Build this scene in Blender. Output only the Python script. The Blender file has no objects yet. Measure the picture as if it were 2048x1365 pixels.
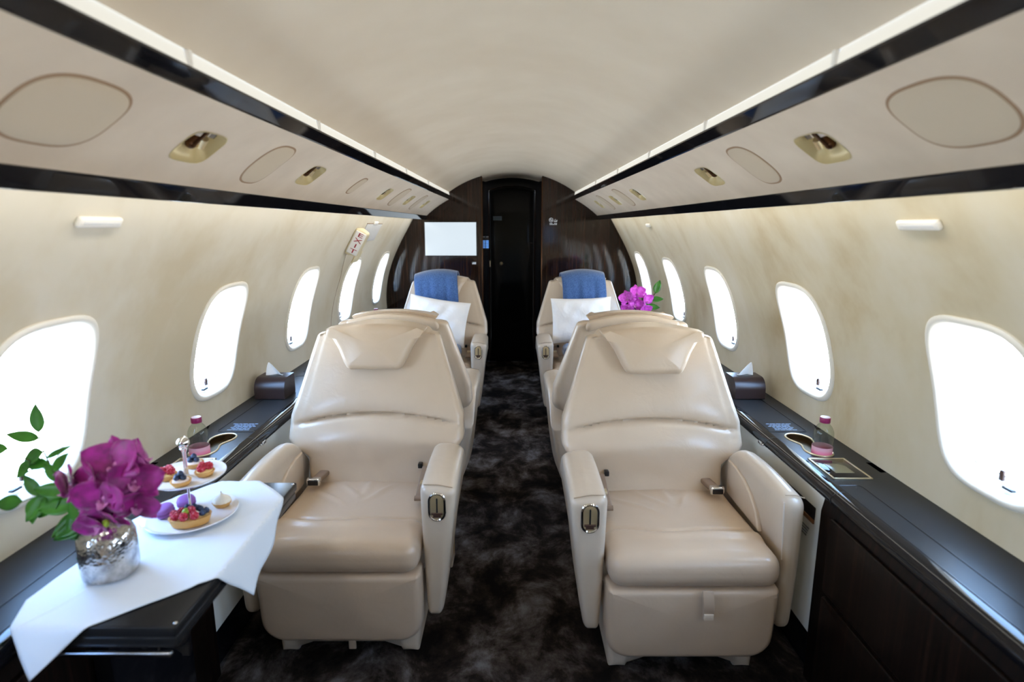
import bpy, math, random
import numpy as np
from mathutils import Vector, Matrix

sc = bpy.context.scene
COL = sc.collection
PI = math.pi

# ------------------------------------------------------------------ camera, light, exposure
EYE = 1.37
cam_d = bpy.data.cameras.new('camera')
cam_d.sensor_width = 36.0
cam_d.lens = 1165.0 / 2048 * 36.0
cam_d.clip_start = 0.02
cam_d.dof.use_dof = True
cam_d.dof.focus_distance = 2.5
cam_d.dof.aperture_fstop = 2.6
cam = bpy.data.objects.new('camera', cam_d)
COL.objects.link(cam)
cam.location = (0, 0, EYE)
cam.rotation_euler = (PI / 2 - math.atan(230 / 1165.0), 0, 0)
sc.camera = cam

world = bpy.data.worlds.new('daylight')
sc.world = world
world.use_nodes = True
WN, WL = world.node_tree.nodes, world.node_tree.links
WN.clear()
w_out = WN.new('ShaderNodeOutputWorld')
w_bg = WN.new('ShaderNodeBackground')
w_tc = WN.new('ShaderNodeTexCoord')
w_sep = WN.new('ShaderNodeSeparateXYZ')
w_ramp = WN.new('ShaderNodeValToRGB')
w_el = w_ramp.color_ramp.elements
w_el[0].position, w_el[0].color = 0.46, (0.90, 0.95, 1.0, 1)           # pale apron
w_el[1].position, w_el[1].color = 0.66, (0.26, 0.45, 0.80, 1)          # blue sky
w_e = w_el.new(0.51); w_e.color = (0.68, 0.82, 1.0, 1)                # hazy horizon
w_mix = WN.new('ShaderNodeMix'); w_mix.data_type = 'RGBA'; w_mix.blend_type = 'MULTIPLY'; w_mix.inputs['Factor'].default_value = 1.0
w_rx = WN.new('ShaderNodeValToRGB')
w_rx.color_ramp.elements[0].position = 0.25; w_rx.color_ramp.elements[0].color = (0.90, 0.96, 1.0, 1)    # open-sky side
w_rx.color_ramp.elements[1].position = 0.60; w_rx.color_ramp.elements[1].color = (1.0, 0.97, 0.92, 1)     # sunlit side
w_mx = WN.new('ShaderNodeMapRange'); w_mx.inputs['From Min'].default_value = -1; w_mx.inputs['From Max'].default_value = 1
WL.new(w_sep.outputs['X'], w_mx.inputs['Value']); WL.new(w_mx.outputs[0], w_rx.inputs[0])
w_map = WN.new('ShaderNodeMapRange')
w_map.inputs['From Min'].default_value = -1
w_map.inputs['From Max'].default_value = 1
WL.new(w_tc.outputs['Generated'], w_sep.inputs[0])
WL.new(w_sep.outputs['Z'], w_map.inputs['Value'])
WL.new(w_map.outputs[0], w_ramp.inputs[0])
WL.new(w_ramp.outputs[0], w_mix.inputs['A']); WL.new(w_rx.outputs[0], w_mix.inputs['B'])
WL.new(w_mix.outputs['Result'], w_bg.inputs['Color'])
WL.new(w_bg.outputs[0], w_out.inputs[0])
w_bg.inputs['Strength'].default_value = 27.0
COVE_STRENGTH = 0.72
WASH_STRENGTH = 13.0

sc.view_settings.view_transform = 'Standard'
sc.view_settings.look = 'None'
sc.view_settings.gamma = 1.0
sc.view_settings.use_curve_mapping = False
sc.view_settings.exposure = 0.0

# ------------------------------------------------------------------ materials
def S(r, g, b):
    f = lambda c: (c / 255 / 12.92) if c / 255 <= 0.04045 else ((c / 255 + 0.055) / 1.055) ** 2.4
    return (f(r), f(g), f(b), 1.0)

def mat(name, col, rough=0.5, metal=0.0, coat=0.0, spec=0.5, emit=None, estr=0.0, sheen=0.0, trans=0.0, ior=1.45):
    m = bpy.data.materials.new(name)
    m.use_nodes = True
    p = m.node_tree.nodes['Principled BSDF']
    p.inputs['Base Color'].default_value = col
    p.inputs['Roughness'].default_value = rough
    p.inputs['Metallic'].default_value = metal
    p.inputs['Coat Weight'].default_value = coat
    p.inputs['Coat Roughness'].default_value = 0.03
    p.inputs['Specular IOR Level'].default_value = spec
    p.inputs['Sheen Weight'].default_value = sheen
    p.inputs['Transmission Weight'].default_value = trans
    p.inputs['IOR'].default_value = ior
    if emit:
        p.inputs['Emission Color'].default_value = emit
        p.inputs['Emission Strength'].default_value = estr
    return m

def nodes(m):
    return m.node_tree.nodes, m.node_tree.links, m.node_tree.nodes['Principled BSDF']

def noise(m, scale, detail=4, rough=0.55, vec=(1, 1, 1), dist=0.0):
    N, L, p = nodes(m)
    tc = N.new('ShaderNodeTexCoord'); mp = N.new('ShaderNodeMapping'); nz = N.new('ShaderNodeTexNoise')
    mp.inputs['Scale'].default_value = vec
    nz.inputs['Scale'].default_value = scale
    nz.inputs['Detail'].default_value = detail
    nz.inputs['Roughness'].default_value = rough
    nz.inputs['Distortion'].default_value = dist
    L.new(tc.outputs['Object'], mp.inputs[0]); L.new(mp.outputs[0], nz.inputs['Vector'])
    return nz

def ramp(m, src, stops):
    N, L, p = nodes(m)
    r = N.new('ShaderNodeValToRGB')
    e = r.color_ramp.elements
    e[0].position, e[0].color = stops[0]
    e[1].position, e[1].color = stops[-1]
    for s in stops[1:-1]:
        k = e.new(s[0]); k.color = s[1]
    L.new(src, r.inputs[0])
    return r

def bump(m, src, strength, dist=0.002):
    N, L, p = nodes(m)
    b = N.new('ShaderNodeBump')
    b.inputs['Strength'].default_value = strength
    b.inputs['Distance'].default_value = dist
    L.new(src, b.inputs['Height'])
    prev = p.inputs['Normal'].links
    if prev:
        L.new(prev[0].from_socket, b.inputs['Normal'])
    L.new(b.outputs[0], p.inputs['Normal'])
    return b

M = {}
# suede side lining, with soft worn patches
m = M['lining'] = mat('suede_lining', S(214, 203, 180), 0.85, spec=0.2, sheen=0.2)
n = noise(m, 1.9, 5, 0.6, (1, 1, 0.8), 0.15)
r = ramp(m, n.outputs[0], [(0.34, S(198, 185, 158)), (0.52, S(211, 203, 185)), (0.75, S(216, 209, 194))])
m.node_tree.links.new(r.outputs[0], nodes(m)[2].inputs['Base Color'])
bump(m, noise(m, 700, 3).outputs[0], 0.15, 0.0006)
m = M['lining_worn'] = mat('suede_lining_worn', S(208, 197, 170), 0.85, spec=0.2, sheen=0.2)
n = noise(m, 2.2, 5, 0.6, (1, 1, 0.7), 0.3)
r = ramp(m, n.outputs[0], [(0.32, S(184, 164, 126)), (0.50, S(204, 192, 164)), (0.72, S(214, 206, 188))])
m.node_tree.links.new(r.outputs[0], nodes(m)[2].inputs['Base Color'])
bump(m, noise(m, 700, 3).outputs[0], 0.15, 0.0006)
M['dado'] = mat('pale_dado', S(226, 225, 216), 0.7, spec=0.2)
m = M['overhead'] = mat('suede_overhead', S(200, 184, 164), 0.85, spec=0.2, sheen=0.2)
n = noise(m, 6, 4)
r = ramp(m, n.outputs[0], [(0.3, S(194, 177, 157)), (0.7, S(206, 190, 170))])
m.node_tree.links.new(r.outputs[0], nodes(m)[2].inputs['Base Color'])
bump(m, noise(m, 700, 3).outputs[0], 0.15, 0.0006)
m = M['ceiling'] = mat('suede_ceiling', S(212, 202, 188), 0.8, spec=0.25)
n = noise(m, 3, 3)
r = ramp(m, n.outputs[0], [(0.3, S(212, 197, 176)), (0.7, S(221, 208, 189))])
m.node_tree.links.new(r.outputs[0], nodes(m)[2].inputs['Base Color'])
M['groove'] = mat('shadow_gap', S(150, 122, 96), 0.8)
M['grille'] = mat('speaker_cloth', S(195, 180, 159), 0.9, spec=0.15)
M['gloss_black'] = mat('black_lacquer', (0.006, 0.006, 0.008, 1), 0.04, spec=0.38)
# macassar ebony veneer under lacquer
m = M['ebony'] = mat('ebony_veneer', (0.02, 0.01, 0.007, 1), 0.07, spec=0.5)
n = noise(m, 6, 6, 0.7, (14, 14, 0.25), 0.3)
r = ramp(m, n.outputs[0], [(0.36, (0.004, 0.002, 0.0015, 1)), (0.52, (0.015, 0.0065, 0.004, 1)), (0.68, (0.040, 0.017, 0.009, 1))])
m.node_tree.links.new(r.outputs[0], nodes(m)[2].inputs['Base Color'])
m = M['ledge'] = mat('charcoal_weave_top', (0.020, 0.021, 0.023, 1), 0.36, spec=0.22)
bump(m, noise(m, 260, 2, 0.5, (1, 3, 1)).outputs[0], 0.15, 0.0006)
m = M['ebony_shaded'] = mat('ebony_shaded', (0.006, 0.0035, 0.003, 1), 0.35, spec=0.15)  # same veneer, darker and duller: the cabinets' shade is in its colour
n = noise(m, 6, 6, 0.7, (14, 14, 0.25), 0.3)
r = ramp(m, n.outputs[0], [(0.36, (0.003, 0.002, 0.0015, 1)), (0.52, (0.007, 0.0035, 0.0025, 1)), (0.68, (0.020, 0.009, 0.006, 1))])
m.node_tree.links.new(r.outputs[0], nodes(m)[2].inputs['Base Color'])
M['bronze_edge'] = mat('bronze_edge', (0.10, 0.045, 0.02, 1), 0.25, metal=0.8)
# carpet
m = M['carpet'] = mat('carpet', (0.03, 0.025, 0.022, 1), 1.0, spec=0.05)
n = noise(m, 5.2, 9, 0.70, (1, 0.8, 1), 0.3)
r = ramp(m, n.outputs[0], [(0.39, (0.008, 0.0065, 0.006, 1)), (0.48, (0.024, 0.018, 0.015, 1)), (0.555, (0.070, 0.058, 0.052, 1)), (0.68, (0.19, 0.182, 0.192, 1))])
m.node_tree.links.new(r.outputs[0], nodes(m)[2].inputs['Base Color'])
bump(m, noise(m, 350, 4).outputs[0], 0.8, 0.004)
# leather
def leather(name, base, dark):
    m = mat(name, base, 0.28, spec=0.8)
    n = noise(m, 4, 3)
    r = ramp(m, n.outputs[0], [(0.3, dark), (0.65, base)])
    m.node_tree.links.new(r.outputs[0], nodes(m)[2].inputs['Base Color'])
    N, L, p = nodes(m)
    tc = N.new('ShaderNodeTexCoord'); vo = N.new('ShaderNodeTexVoronoi'); vo.inputs['Scale'].default_value = 420
    L.new(tc.outputs['Object'], vo.inputs['Vector'])
    bump(m, vo.outputs['Distance'], 0.06, 0.0008)
    bump(m, noise(m, 14, 4, 0.55, (1, 1, 1), 0.8).outputs[0], 0.20, 0.008)
    return m
M['leather'] = leather('cream_leather', S(213, 195, 173), S(207, 187, 164))
M['leather_shaded'] = leather('cream_leather_shaded', S(203, 182, 159), S(197, 175, 151))  # darker leather copy: shade on cushions and leg rests put into the base
M['leather_shell'] = leather('cream_leather_arm', S(211, 196, 177), S(205, 189, 169))
M['piping'] = mat('leather_seam', S(176, 156, 132), 0.6)
M['seam_pale'] = mat('pale_stitch', S(222, 214, 204), 0.5)
M['strap'] = mat('strap_leather', S(178, 158, 138), 0.5)
M['belt'] = mat('belt_leather', S(140, 118, 100), 0.45)
M['chrome'] = mat('chrome', (0.75, 0.75, 0.76, 1), 0.08, metal=1.0)
M['door_lacquer'] = mat('door_lacquer', (0.005, 0.005, 0.006, 1), 0.05, spec=0.16)
M['table_lacquer'] = mat('table_lacquer', (0.014, 0.014, 0.015, 1), 0.22, spec=0.16)
M['gunmetal'] = mat('gunmetal', (0.35, 0.37, 0.42, 1), 0.2, metal=1.0)
M['gold'] = mat('gold_plate', (0.80, 0.66, 0.40, 1), 0.38, metal=0.85)
M['gold_satin'] = mat('champagne_gold', (0.72, 0.62, 0.42, 1), 0.35, metal=0.9)
M['well'] = mat('dark_bronze_well', (0.16, 0.12, 0.07, 1), 0.3, metal=0.9)
M['scoop'] = mat('lamp_scoop', S(196, 180, 138), 0.35, metal=0.3)
M['black_plastic'] = mat('black_plastic', (0.01, 0.01, 0.012, 1), 0.3)
M['brown_tab'] = mat('brown_tab', S(70, 48, 40), 0.4)
M['white_plastic'] = mat('white_plastic', S(236, 232, 224), 0.4)
M['window_frame'] = mat('window_surround', S(238, 233, 222), 0.45)
M['ivory'] = mat('ivory_plastic', S(226, 214, 178), 0.45)
M['placard'] = mat('placard_white', S(225, 224, 222), 0.5)
M['print_red'] = mat('red_print', S(150, 22, 40), 0.5)
M['print_purple'] = mat('purple_print', S(96, 84, 120), 0.6)
M['print_white'] = mat('white_print', S(225, 232, 240), 0.5)
M['print_blue'] = mat('pale_blue_print', S(150, 175, 205), 0.5)
M['screen'] = mat('lit_screen', (0.02, 0.02, 0.02, 1), 0.3, emit=S(226, 240, 250), estr=0.93)
M['screen_dim'] = mat('lit_screen_aft', (0.02, 0.02, 0.02, 1), 0.3, emit=S(170, 200, 240), estr=1.6)
M['blue_led'] = mat('blue_led', (0.01, 0.02, 0.05, 1), 0.3, emit=S(110, 170, 255), estr=0.9)
M['wash'] = mat('wash_diffuser', S(240, 240, 235), 0.5, emit=(1.0, 0.95, 0.84, 1), estr=WASH_STRENGTH)
M['cove'] = mat('cove_diffuser', S(120, 122, 115), 0.5, emit=(1.0, 0.96, 0.86, 1), estr=COVE_STRENGTH)
# thin clear glazing
m = M['glazing'] = bpy.data.materials.new('clear_glazing'); m.use_nodes = True
N, L = m.node_tree.nodes, m.node_tree.links; N.clear()
o_ = N.new('ShaderNodeOutputMaterial'); t_ = N.new('ShaderNodeBsdfTransparent'); g_ = N.new('ShaderNodeBsdfGlossy'); x_ = N.new('ShaderNodeMixShader'); f_ = N.new('ShaderNodeFresnel')
g_.inputs['Roughness'].default_value = 0.02; x_.inputs[0].default_value = 0.04
N.remove(f_)
L.new(t_.outputs[0], x_.inputs[1]); L.new(g_.outputs[0], x_.inputs[2]); L.new(x_.outputs[0], o_.inputs[0])

# textiles, food, plants
m = M['cloth'] = mat('white_linen', S(226, 236, 248), 0.8, spec=0.2, sheen=0.2)
bump(m, noise(m, 9, 3, 0.5).outputs[0], 0.25, 0.006)
m = M['pillow'] = mat('white_pillowcase', S(250, 247, 244), 0.8, spec=0.2)
bump(m, noise(m, 11, 4, 0.55, (1, 1, 1), 1.2).outputs[0], 0.5, 0.012)
m = M['throw'] = mat('blue_wool', S(62, 96, 150), 0.9, spec=0.1, sheen=0.5)
n = noise(m, 260, 2, 0.6, (1, 1, 1))
r = ramp(m, n.outputs[0], [(0.35, S(42, 70, 118)), (0.65, S(84, 118, 170))])
m.node_tree.links.new(r.outputs[0], nodes(m)[2].inputs['Base Color'])
bump(m, n.outputs[0], 0.4, 0.002)
M['tissue_box'] = mat('brown_leather_box', (0.032, 0.018, 0.017, 1), 0.33)
M['tissue'] = mat('tissue_paper', S(242, 240, 234), 0.9)
M['petal'] = mat('magenta_petal', S(168, 12, 140), 0.5, sheen=0.3)
N, L, p = nodes(M['petal'])
lw = N.new('ShaderNodeLayerWeight'); lw.inputs[0].default_value = 0.35
n = noise(M['petal'], 60, 3, 0.5)
r = ramp(M['petal'], n.outputs[0], [(0.35, S(116, 4, 98)), (0.65, S(160, 10, 136))])
L.new(r.outputs[0], p.inputs['Base Color'])
p.inputs['Subsurface Weight'].default_value = 0.0
M['petal_pink'] = mat('orchid_petal', S(200, 50, 196), 0.5, sheen=0.3)
r = ramp(M['petal_pink'], noise(M['petal_pink'], 60, 3, 0.5).outputs[0], [(0.35, S(182, 36, 178)), (0.65, S(222, 92, 222))])
M['petal_pink'].node_tree.links.new(r.outputs[0], nodes(M['petal_pink'])[2].inputs['Base Color'])
M['lip'] = mat('orchid_lip', S(206, 130, 190), 0.5)
M['leaf'] = mat('green_leaf', S(46, 118, 34), 0.35)
r = ramp(M['leaf'], noise(M['leaf'], 20, 2).outputs[0], [(0.35, S(34, 96, 24)), (0.65, S(70, 142, 46))])
M['leaf'].node_tree.links.new(r.outputs[0], nodes(M['leaf'])[2].inputs['Base Color'])
M['stem'] = mat('green_stem', S(74, 84, 40), 0.5)
m = M['silver'] = mat('hammered_silver', (0.62, 0.61, 0.60, 1), 0.16, metal=1.0)
N, L, p = nodes(m)
tc = N.new('ShaderNodeTexCoord'); vo = N.new('ShaderNodeTexVoronoi'); vo.inputs['Scale'].default_value = 150
L.new(tc.outputs['Object'], vo.inputs['Vector'])
bump(m, vo.outputs['Distance'], 0.35, 0.0025)
r = ramp(m, noise(m, 40, 4).outputs[0], [(0.35, (0.3, 0.3, 0.31, 1)), (0.65, (0.7, 0.69, 0.68, 1))])
L.new(r.outputs[0], p.inputs['Base Color'])
M['porcelain'] = mat('white_porcelain', S(240, 241, 244), 0.12, coat=0.5)
M['crust'] = mat('pastry_crust', S(206, 158, 92), 0.7)
bump(M['crust'], noise(M['crust'], 250, 3).outputs[0], 0.5, 0.002)
M['custard'] = mat('custard', S(240, 214, 150), 0.4)
M['sugar'] = mat('icing_sugar', S(240, 226, 220), 0.9)
m = M['raspberry'] = mat('raspberry', S(196, 36, 66), 0.35)
r = ramp(m, noise(m, 160, 3).outputs[0], [(0.4, S(176, 20, 48)), (0.6, S(206, 66, 92)), (0.72, S(232, 168, 176))])
m.node_tree.links.new(r.outputs[0], nodes(m)[2].inputs['Base Color'])
m = M['blueberry'] = mat('blueberry', S(40, 52, 84), 0.5)
r = ramp(m, noise(m, 120, 3).outputs[0], [(0.4, S(24, 32, 58)), (0.65, S(64, 84, 120))])
m.node_tree.links.new(r.outputs[0], nodes(m)[2].inputs['Base Color'])
M['grape'] = mat('green_grape', S(150, 180, 60), 0.3)
M['macaron'] = mat('violet_macaron', S(140, 84, 152), 0.6)
M['macaron_filling'] = mat('macaron_filling', S(120, 62, 124), 0.6)
M['meringue'] = mat('meringue', S(240, 232, 214), 0.7)
M['meringue_tip'] = mat('toasted_meringue', S(170, 120, 70), 0.7)
m = M['bottle'] = bpy.data.materials.new('clear_plastic'); m.use_nodes = True
N, L = m.node_tree.nodes, m.node_tree.links; N.clear()
o_ = N.new('ShaderNodeOutputMaterial'); t_ = N.new('ShaderNodeBsdfTransparent'); g_ = N.new('ShaderNodeBsdfGlossy'); x_ = N.new('ShaderNodeMixShader'); f_ = N.new('ShaderNodeFresnel')
t_.inputs['Color'].default_value = (0.86, 0.90, 0.86, 1)
g_.inputs['Roughness'].default_value = 0.03; N.remove(f_); f_ = N.new('ShaderNodeMath'); f_.operation = 'MULTIPLY_ADD'; f_.inputs[1].default_value = 0.30; f_.inputs[2].default_value = 0.03
lw_ = N.new('ShaderNodeLayerWeight'); lw_.inputs[0].default_value = 0.25; L.new(lw_.outputs['Facing'], f_.inputs[0])
L.new(f_.outputs[0], x_.inputs[0]); L.new(t_.outputs[0], x_.inputs[1]); L.new(g_.outputs[0], x_.inputs[2]); L.new(x_.outputs[0], o_.inputs[0])
M['bottle_label'] = mat('pink_label', S(232, 110, 160), 0.4)
N, L, p = nodes(M['bottle_label'])
tc = N.new('ShaderNodeTexCoord'); sp = N.new('ShaderNodeSeparateXYZ'); L.new(tc.outputs['Object'], sp.inputs[0])
r = ramp(M['bottle_label'], sp.outputs['Z'], [(0.004, S(206, 30, 130)), (0.014, S(232, 96, 150)), (0.030, S(238, 150, 182)), (0.036, S(228, 176, 196))])
L.new(r.outputs[0], p.inputs['Base Color'])
M['cap'] = mat('magenta_cap', S(140, 22, 88), 0.35)
M['cap_top'] = mat('cap_top', S(226, 206, 216), 0.4)

# ------------------------------------------------------------------ mesh helpers
class MB:
    def __init__(s):
        s.v, s.f = [], []
    def add(s, v, f):
        o = len(s.v)
        s.v += [tuple(map(float, p)) for p in v]
        s.f += [tuple(i + o for i in q) for q in f]
        return s
    def warp(s, fn):
        s.v = [tuple(fn(*p)) for p in s.v]
        return s
    def xf(s, mtx):
        s.v = [tuple(mtx @ Vector(p)) for p in s.v]
        return s

def build(name, mb, m, parent=None, smooth=True, loc=None):
    me = bpy.data.meshes.new(name)
    me.from_pydata(mb.v, [], mb.f)
    me.update()
    import bmesh
    bm = bmesh.new(); bm.from_mesh(me)
    bmesh.ops.remove_doubles(bm, verts=bm.verts, dist=1e-6)
    bmesh.ops.recalc_face_normals(bm, faces=bm.faces)
    if smooth:
        for f in bm.faces: f.smooth = True
        for e in bm.edges:
            if len(e.link_faces) == 2 and e.calc_face_angle(0) > 0.75: e.smooth = False
    bm.to_mesh(me); bm.free()
    me.materials.append(m if not isinstance(m, str) else M[m])
    o = bpy.data.objects.new(name, me)
    COL.objects.link(o)
    if parent: o.parent = parent
    if loc: o.location = loc
    return o

def tag(o, label=None, cat=None, group=None, kind=None):
    if label: o['label'] = label
    if cat: o['category'] = cat
    if group: o['group'] = group
    if kind: o['kind'] = kind
    return o

def thing(name, label, cat, loc=(0, 0, 0), rz=0.0, group=None):
    o = bpy.data.objects.new(name, None)
    o.empty_display_size = 0.05
    COL.objects.link(o)
    o.location = loc; o.rotation_euler = (0, 0, rz)
    return tag(o, label, cat, group)

def struct(name, mb, m, parent=None, smooth=True):
    return tag(build(name, mb, m, parent, smooth), kind='structure') if parent is None else build(name, mb, m, parent, smooth)

def copy_tree(o, parent=None):
    c = o.copy(); COL.objects.link(c)
    if parent: c.parent = parent
    for ch in list(o.children): copy_tree(ch, c)
    return c

def rbox(x0, x1, y0, y1, z0, z1, r=0.01, n=(6, 6, 6), k=3):
    """rounded box with a subdivided surface"""
    lo, hi = np.array([x0, y0, z0]), np.array([x1, y1, z1])
    r = min(r, *(0.499 * (hi - lo)))
    ax = []
    for i in range(3):
        e = [lo[i] + r * (1 - math.cos(PI / 2 * j / k)) * 1.0 for j in range(k)]
        mid = list(np.linspace(lo[i] + r, hi[i] - r, n[i] + 1))
        e2 = [hi[i] - (q - lo[i]) for q in e[::-1]]
        ax.append(e + mid + e2)
    mb = MB()
    vid = {}
    V, F = [], []
    def vert(i, j, l):
        key = (i, j, l)
        if key not in vid:
            p = np.array([ax[0][i], ax[1][j], ax[2][l]])
            c = np.clip(p, lo + r, hi - r)
            d = p - c
            L_ = np.linalg.norm(d)
            if L_ > 1e-9:
                p = c + d / L_ * r
            vid[key] = len(V); V.append(p)
        return vid[key]
    nx, ny, nz = len(ax[0]) - 1, len(ax[1]) - 1, len(ax[2]) - 1
    for i in range(nx):
        for j in range(ny):
            F.append((vert(i, j, 0), vert(i, j + 1, 0), vert(i + 1, j + 1, 0), vert(i + 1, j, 0)))
            F.append((vert(i, j, nz), vert(i + 1, j, nz), vert(i + 1, j + 1, nz), vert(i, j + 1, nz)))
    for i in range(nx):
        for l in range(nz):
            F.append((vert(i, 0, l), vert(i + 1, 0, l), vert(i + 1, 0, l + 1), vert(i, 0, l + 1)))
            F.append((vert(i, ny, l), vert(i, ny, l + 1), vert(i + 1, ny, l + 1), vert(i + 1, ny, l)))
    for j in range(ny):
        for l in range(nz):
            F.append((vert(0, j, l), vert(0, j, l + 1), vert(0, j + 1, l + 1), vert(0, j + 1, l)))
            F.append((vert(nx, j, l), vert(nx, j + 1, l), vert(nx, j + 1, l + 1), vert(nx, j, l + 1)))
    return mb.add(V, F)

def join(*mbs):
    o = MB()
    for b in mbs: o.add(b.v, b.f)
    return o

def lathe(prof, n=32, c=(0, 0, 0), caps=True):
    V, F = [], []
    for (r, z) in prof:
        for i in range(n):
            a = 2 * PI * i / n
            V.append((c[0] + r * math.cos(a), c[1] + r * math.sin(a), c[2] + z))
    for j in range(len(prof) - 1):
        for i in range(n):
            k = (i + 1) % n
            F.append((j * n + i, j * n + k, (j + 1) * n + k, (j + 1) * n + i))
    if caps:
        F.append(tuple(range(n - 1, -1, -1))); F.append(tuple((len(prof) - 1) * n + i for i in range(n)))
    return MB().add(V, F)

def tube(pts, r, n=8, closed=False):
    pts = [Vector(p) for p in pts]
    V, F = [], []
    m_ = len(pts)
    rad = r if isinstance(r, (list, tuple)) else [r] * m_
    up = None
    for i, p in enumerate(pts):
        if closed:
            t = pts[(i + 1) % m_] - pts[i - 1]
        else:
            t = pts[min(i + 1, m_ - 1)] - pts[max(i - 1, 0)]
        t.normalize()
        if up is None:
            up = Vector((0, 0, 1)) if abs(t.z) < 0.9 else Vector((1, 0, 0))
        a = t.cross(up)
        if a.length < 1e-6: a = t.orthogonal()
        a.normalize(); b = a.cross(t).normalized(); up = b
        for j in range(n):
            g = 2 * PI * j / n
            V.append(p + a * (rad[i] * math.cos(g)) + b * (rad[i] * math.sin(g)))
    segs = m_ if closed else m_ - 1
    for i in range(segs):
        k = (i + 1) % m_
        for j in range(n):
            l = (j + 1) % n
            F.append((i * n + j, i * n + l, k * n + l, k * n + j))
    if not closed:
        F.append(tuple(range(n - 1, -1, -1))); F.append(tuple((m_ - 1) * n + j for j in range(n)))
    return MB().add(V, F)

def sph(c, r, n=12, sz=1.0):
    prof = [(max(1e-5, r * math.sin(PI * i / n)), -r * sz * math.cos(PI * i / n)) for i in range(n + 1)]
    return lathe(prof, n + 4, c, caps=False)

def selli(n_, k=48):
    out = []
    for i in range(k):
        a = 2 * PI * i / k
        ca, sa = math.cos(a), math.sin(a)
        out.append((math.copysign(abs(ca) ** (2 / n_), ca), math.copysign(abs(sa) ** (2 / n_), sa)))
    return out

def rrect(x0, x1, y0, y1, rs, k=6):
    """rounded rectangle, rs = radii at (x1,y0),(x1,y1),(x0,y1),(x0,y0)"""
    out = []
    for (cx, cy, r, a0) in ((x1 - rs[0], y0 + rs[0], rs[0], -PI / 2), (x1 - rs[1], y1 - rs[1], rs[1], 0),
                            (x0 + rs[2], y1 - rs[2], rs[2], PI / 2), (x0 + rs[3], y0 + rs[3], rs[3], PI)):
        for i in range(k + 1):
            a = a0 + PI / 2 * i / k
            out.append((cx + r * math.cos(a), cy + r * math.sin(a)))
    return out

def resample(poly, step):
    out = []
    for i in range(len(poly)):
        a, b = np.array(poly[i]), np.array(poly[(i + 1) % len(poly)])
        d = np.linalg.norm(b - a)
        k = max(1, int(round(d / step)))
        for j in range(k): out.append(tuple(a + (b - a) * j / k))
    return out

def pad(poly, depth, rnd, fill=5, crown=0.0, back=True, krnd=4):
    """closed outline (CCW, 2D) -> cushion: outline plane at h=0 (back), front at h=depth with rounded edge.
    returns MB with coords (a, b, h)"""
    P = np.array(poly)
    c = P.mean(0)
    nxt, prv = np.roll(P, -1, 0), np.roll(P, 1, 0)
    t = nxt - prv
    nrm = np.stack([-t[:, 1], t[:, 0]], 1)
    nrm /= np.linalg.norm(nrm, axis=1)[:, None] + 1e-12          # inward for CCW
    area = 0.5 * np.sum(P[:, 0] * nxt[:, 1] - nxt[:, 0] * P[:, 1])
    if area < 0: nrm = -nrm
    rings = [(P, 0.0)] if back else []
    rings.append((P, depth - rnd))
    for i in range(1, krnd + 1):
        a = PI / 2 * i / krnd
        rings.append((P + nrm * rnd * (1 - math.cos(a)), depth - rnd + rnd * math.sin(a)))
    Q = rings[-1][0]
    for i in range(1, fill):
        s = 1 - i / fill
        rings.append((c + (Q - c) * s, depth + crown * (1 - s * s)))
    V, F = [], []
    n_ = len(P)
    for (R, h) in rings:
        V += [(q[0], q[1], h) for q in R]
    V.append((c[0], c[1], depth + crown))
    for j in range(len(rings) - 1):
        for i in range(n_):
            k = (i + 1) % n_
            F.append((j * n_ + i, j * n_ + k, (j + 1) * n_ + k, (j + 1) * n_ + i))
    b = (len(rings) - 1) * n_
    for i in range(n_):
        F.append((b + i, b + (i + 1) % n_, len(V) - 1))
    if back: F.append(tuple(range(n_ - 1, -1, -1)))
    return MB().add(V, F)

def prism(poly, f0, f1):
    """closed outline mapped by f0 and f1 to the two ends"""
    n_ = len(poly)
    V = [f0(*p) for p in poly] + [f1(*p) for p in poly]
    F = [(i, (i + 1) % n_, n_ + (i + 1) % n_, n_ + i) for i in range(n_)]
    F += [tuple(range(n_ - 1, -1, -1)), tuple(range(n_, 2 * n_))]
    return MB().add(V, F)

def sweepY(poly, y0, y1, closed=True, ny=1):
    """extrude an (x,z) outline along Y"""
    n_ = len(poly)
    V, F = [], []
    for j in range(ny + 1):
        y = y0 + (y1 - y0) * j / ny
        V += [(p[0], y, p[1]) for p in poly]
    for j in range(ny):
        for i in range(n_ if closed else n_ - 1):
            k = (i + 1) % n_
            F.append((j * n_ + i, j * n_ + k, (j + 1) * n_ + k, (j + 1) * n_ + i))
    if closed:
        F += [tuple(range(n_ - 1, -1, -1)), tuple(ny * n_ + i for i in range(n_))]
    return MB().add(V, F)

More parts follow.
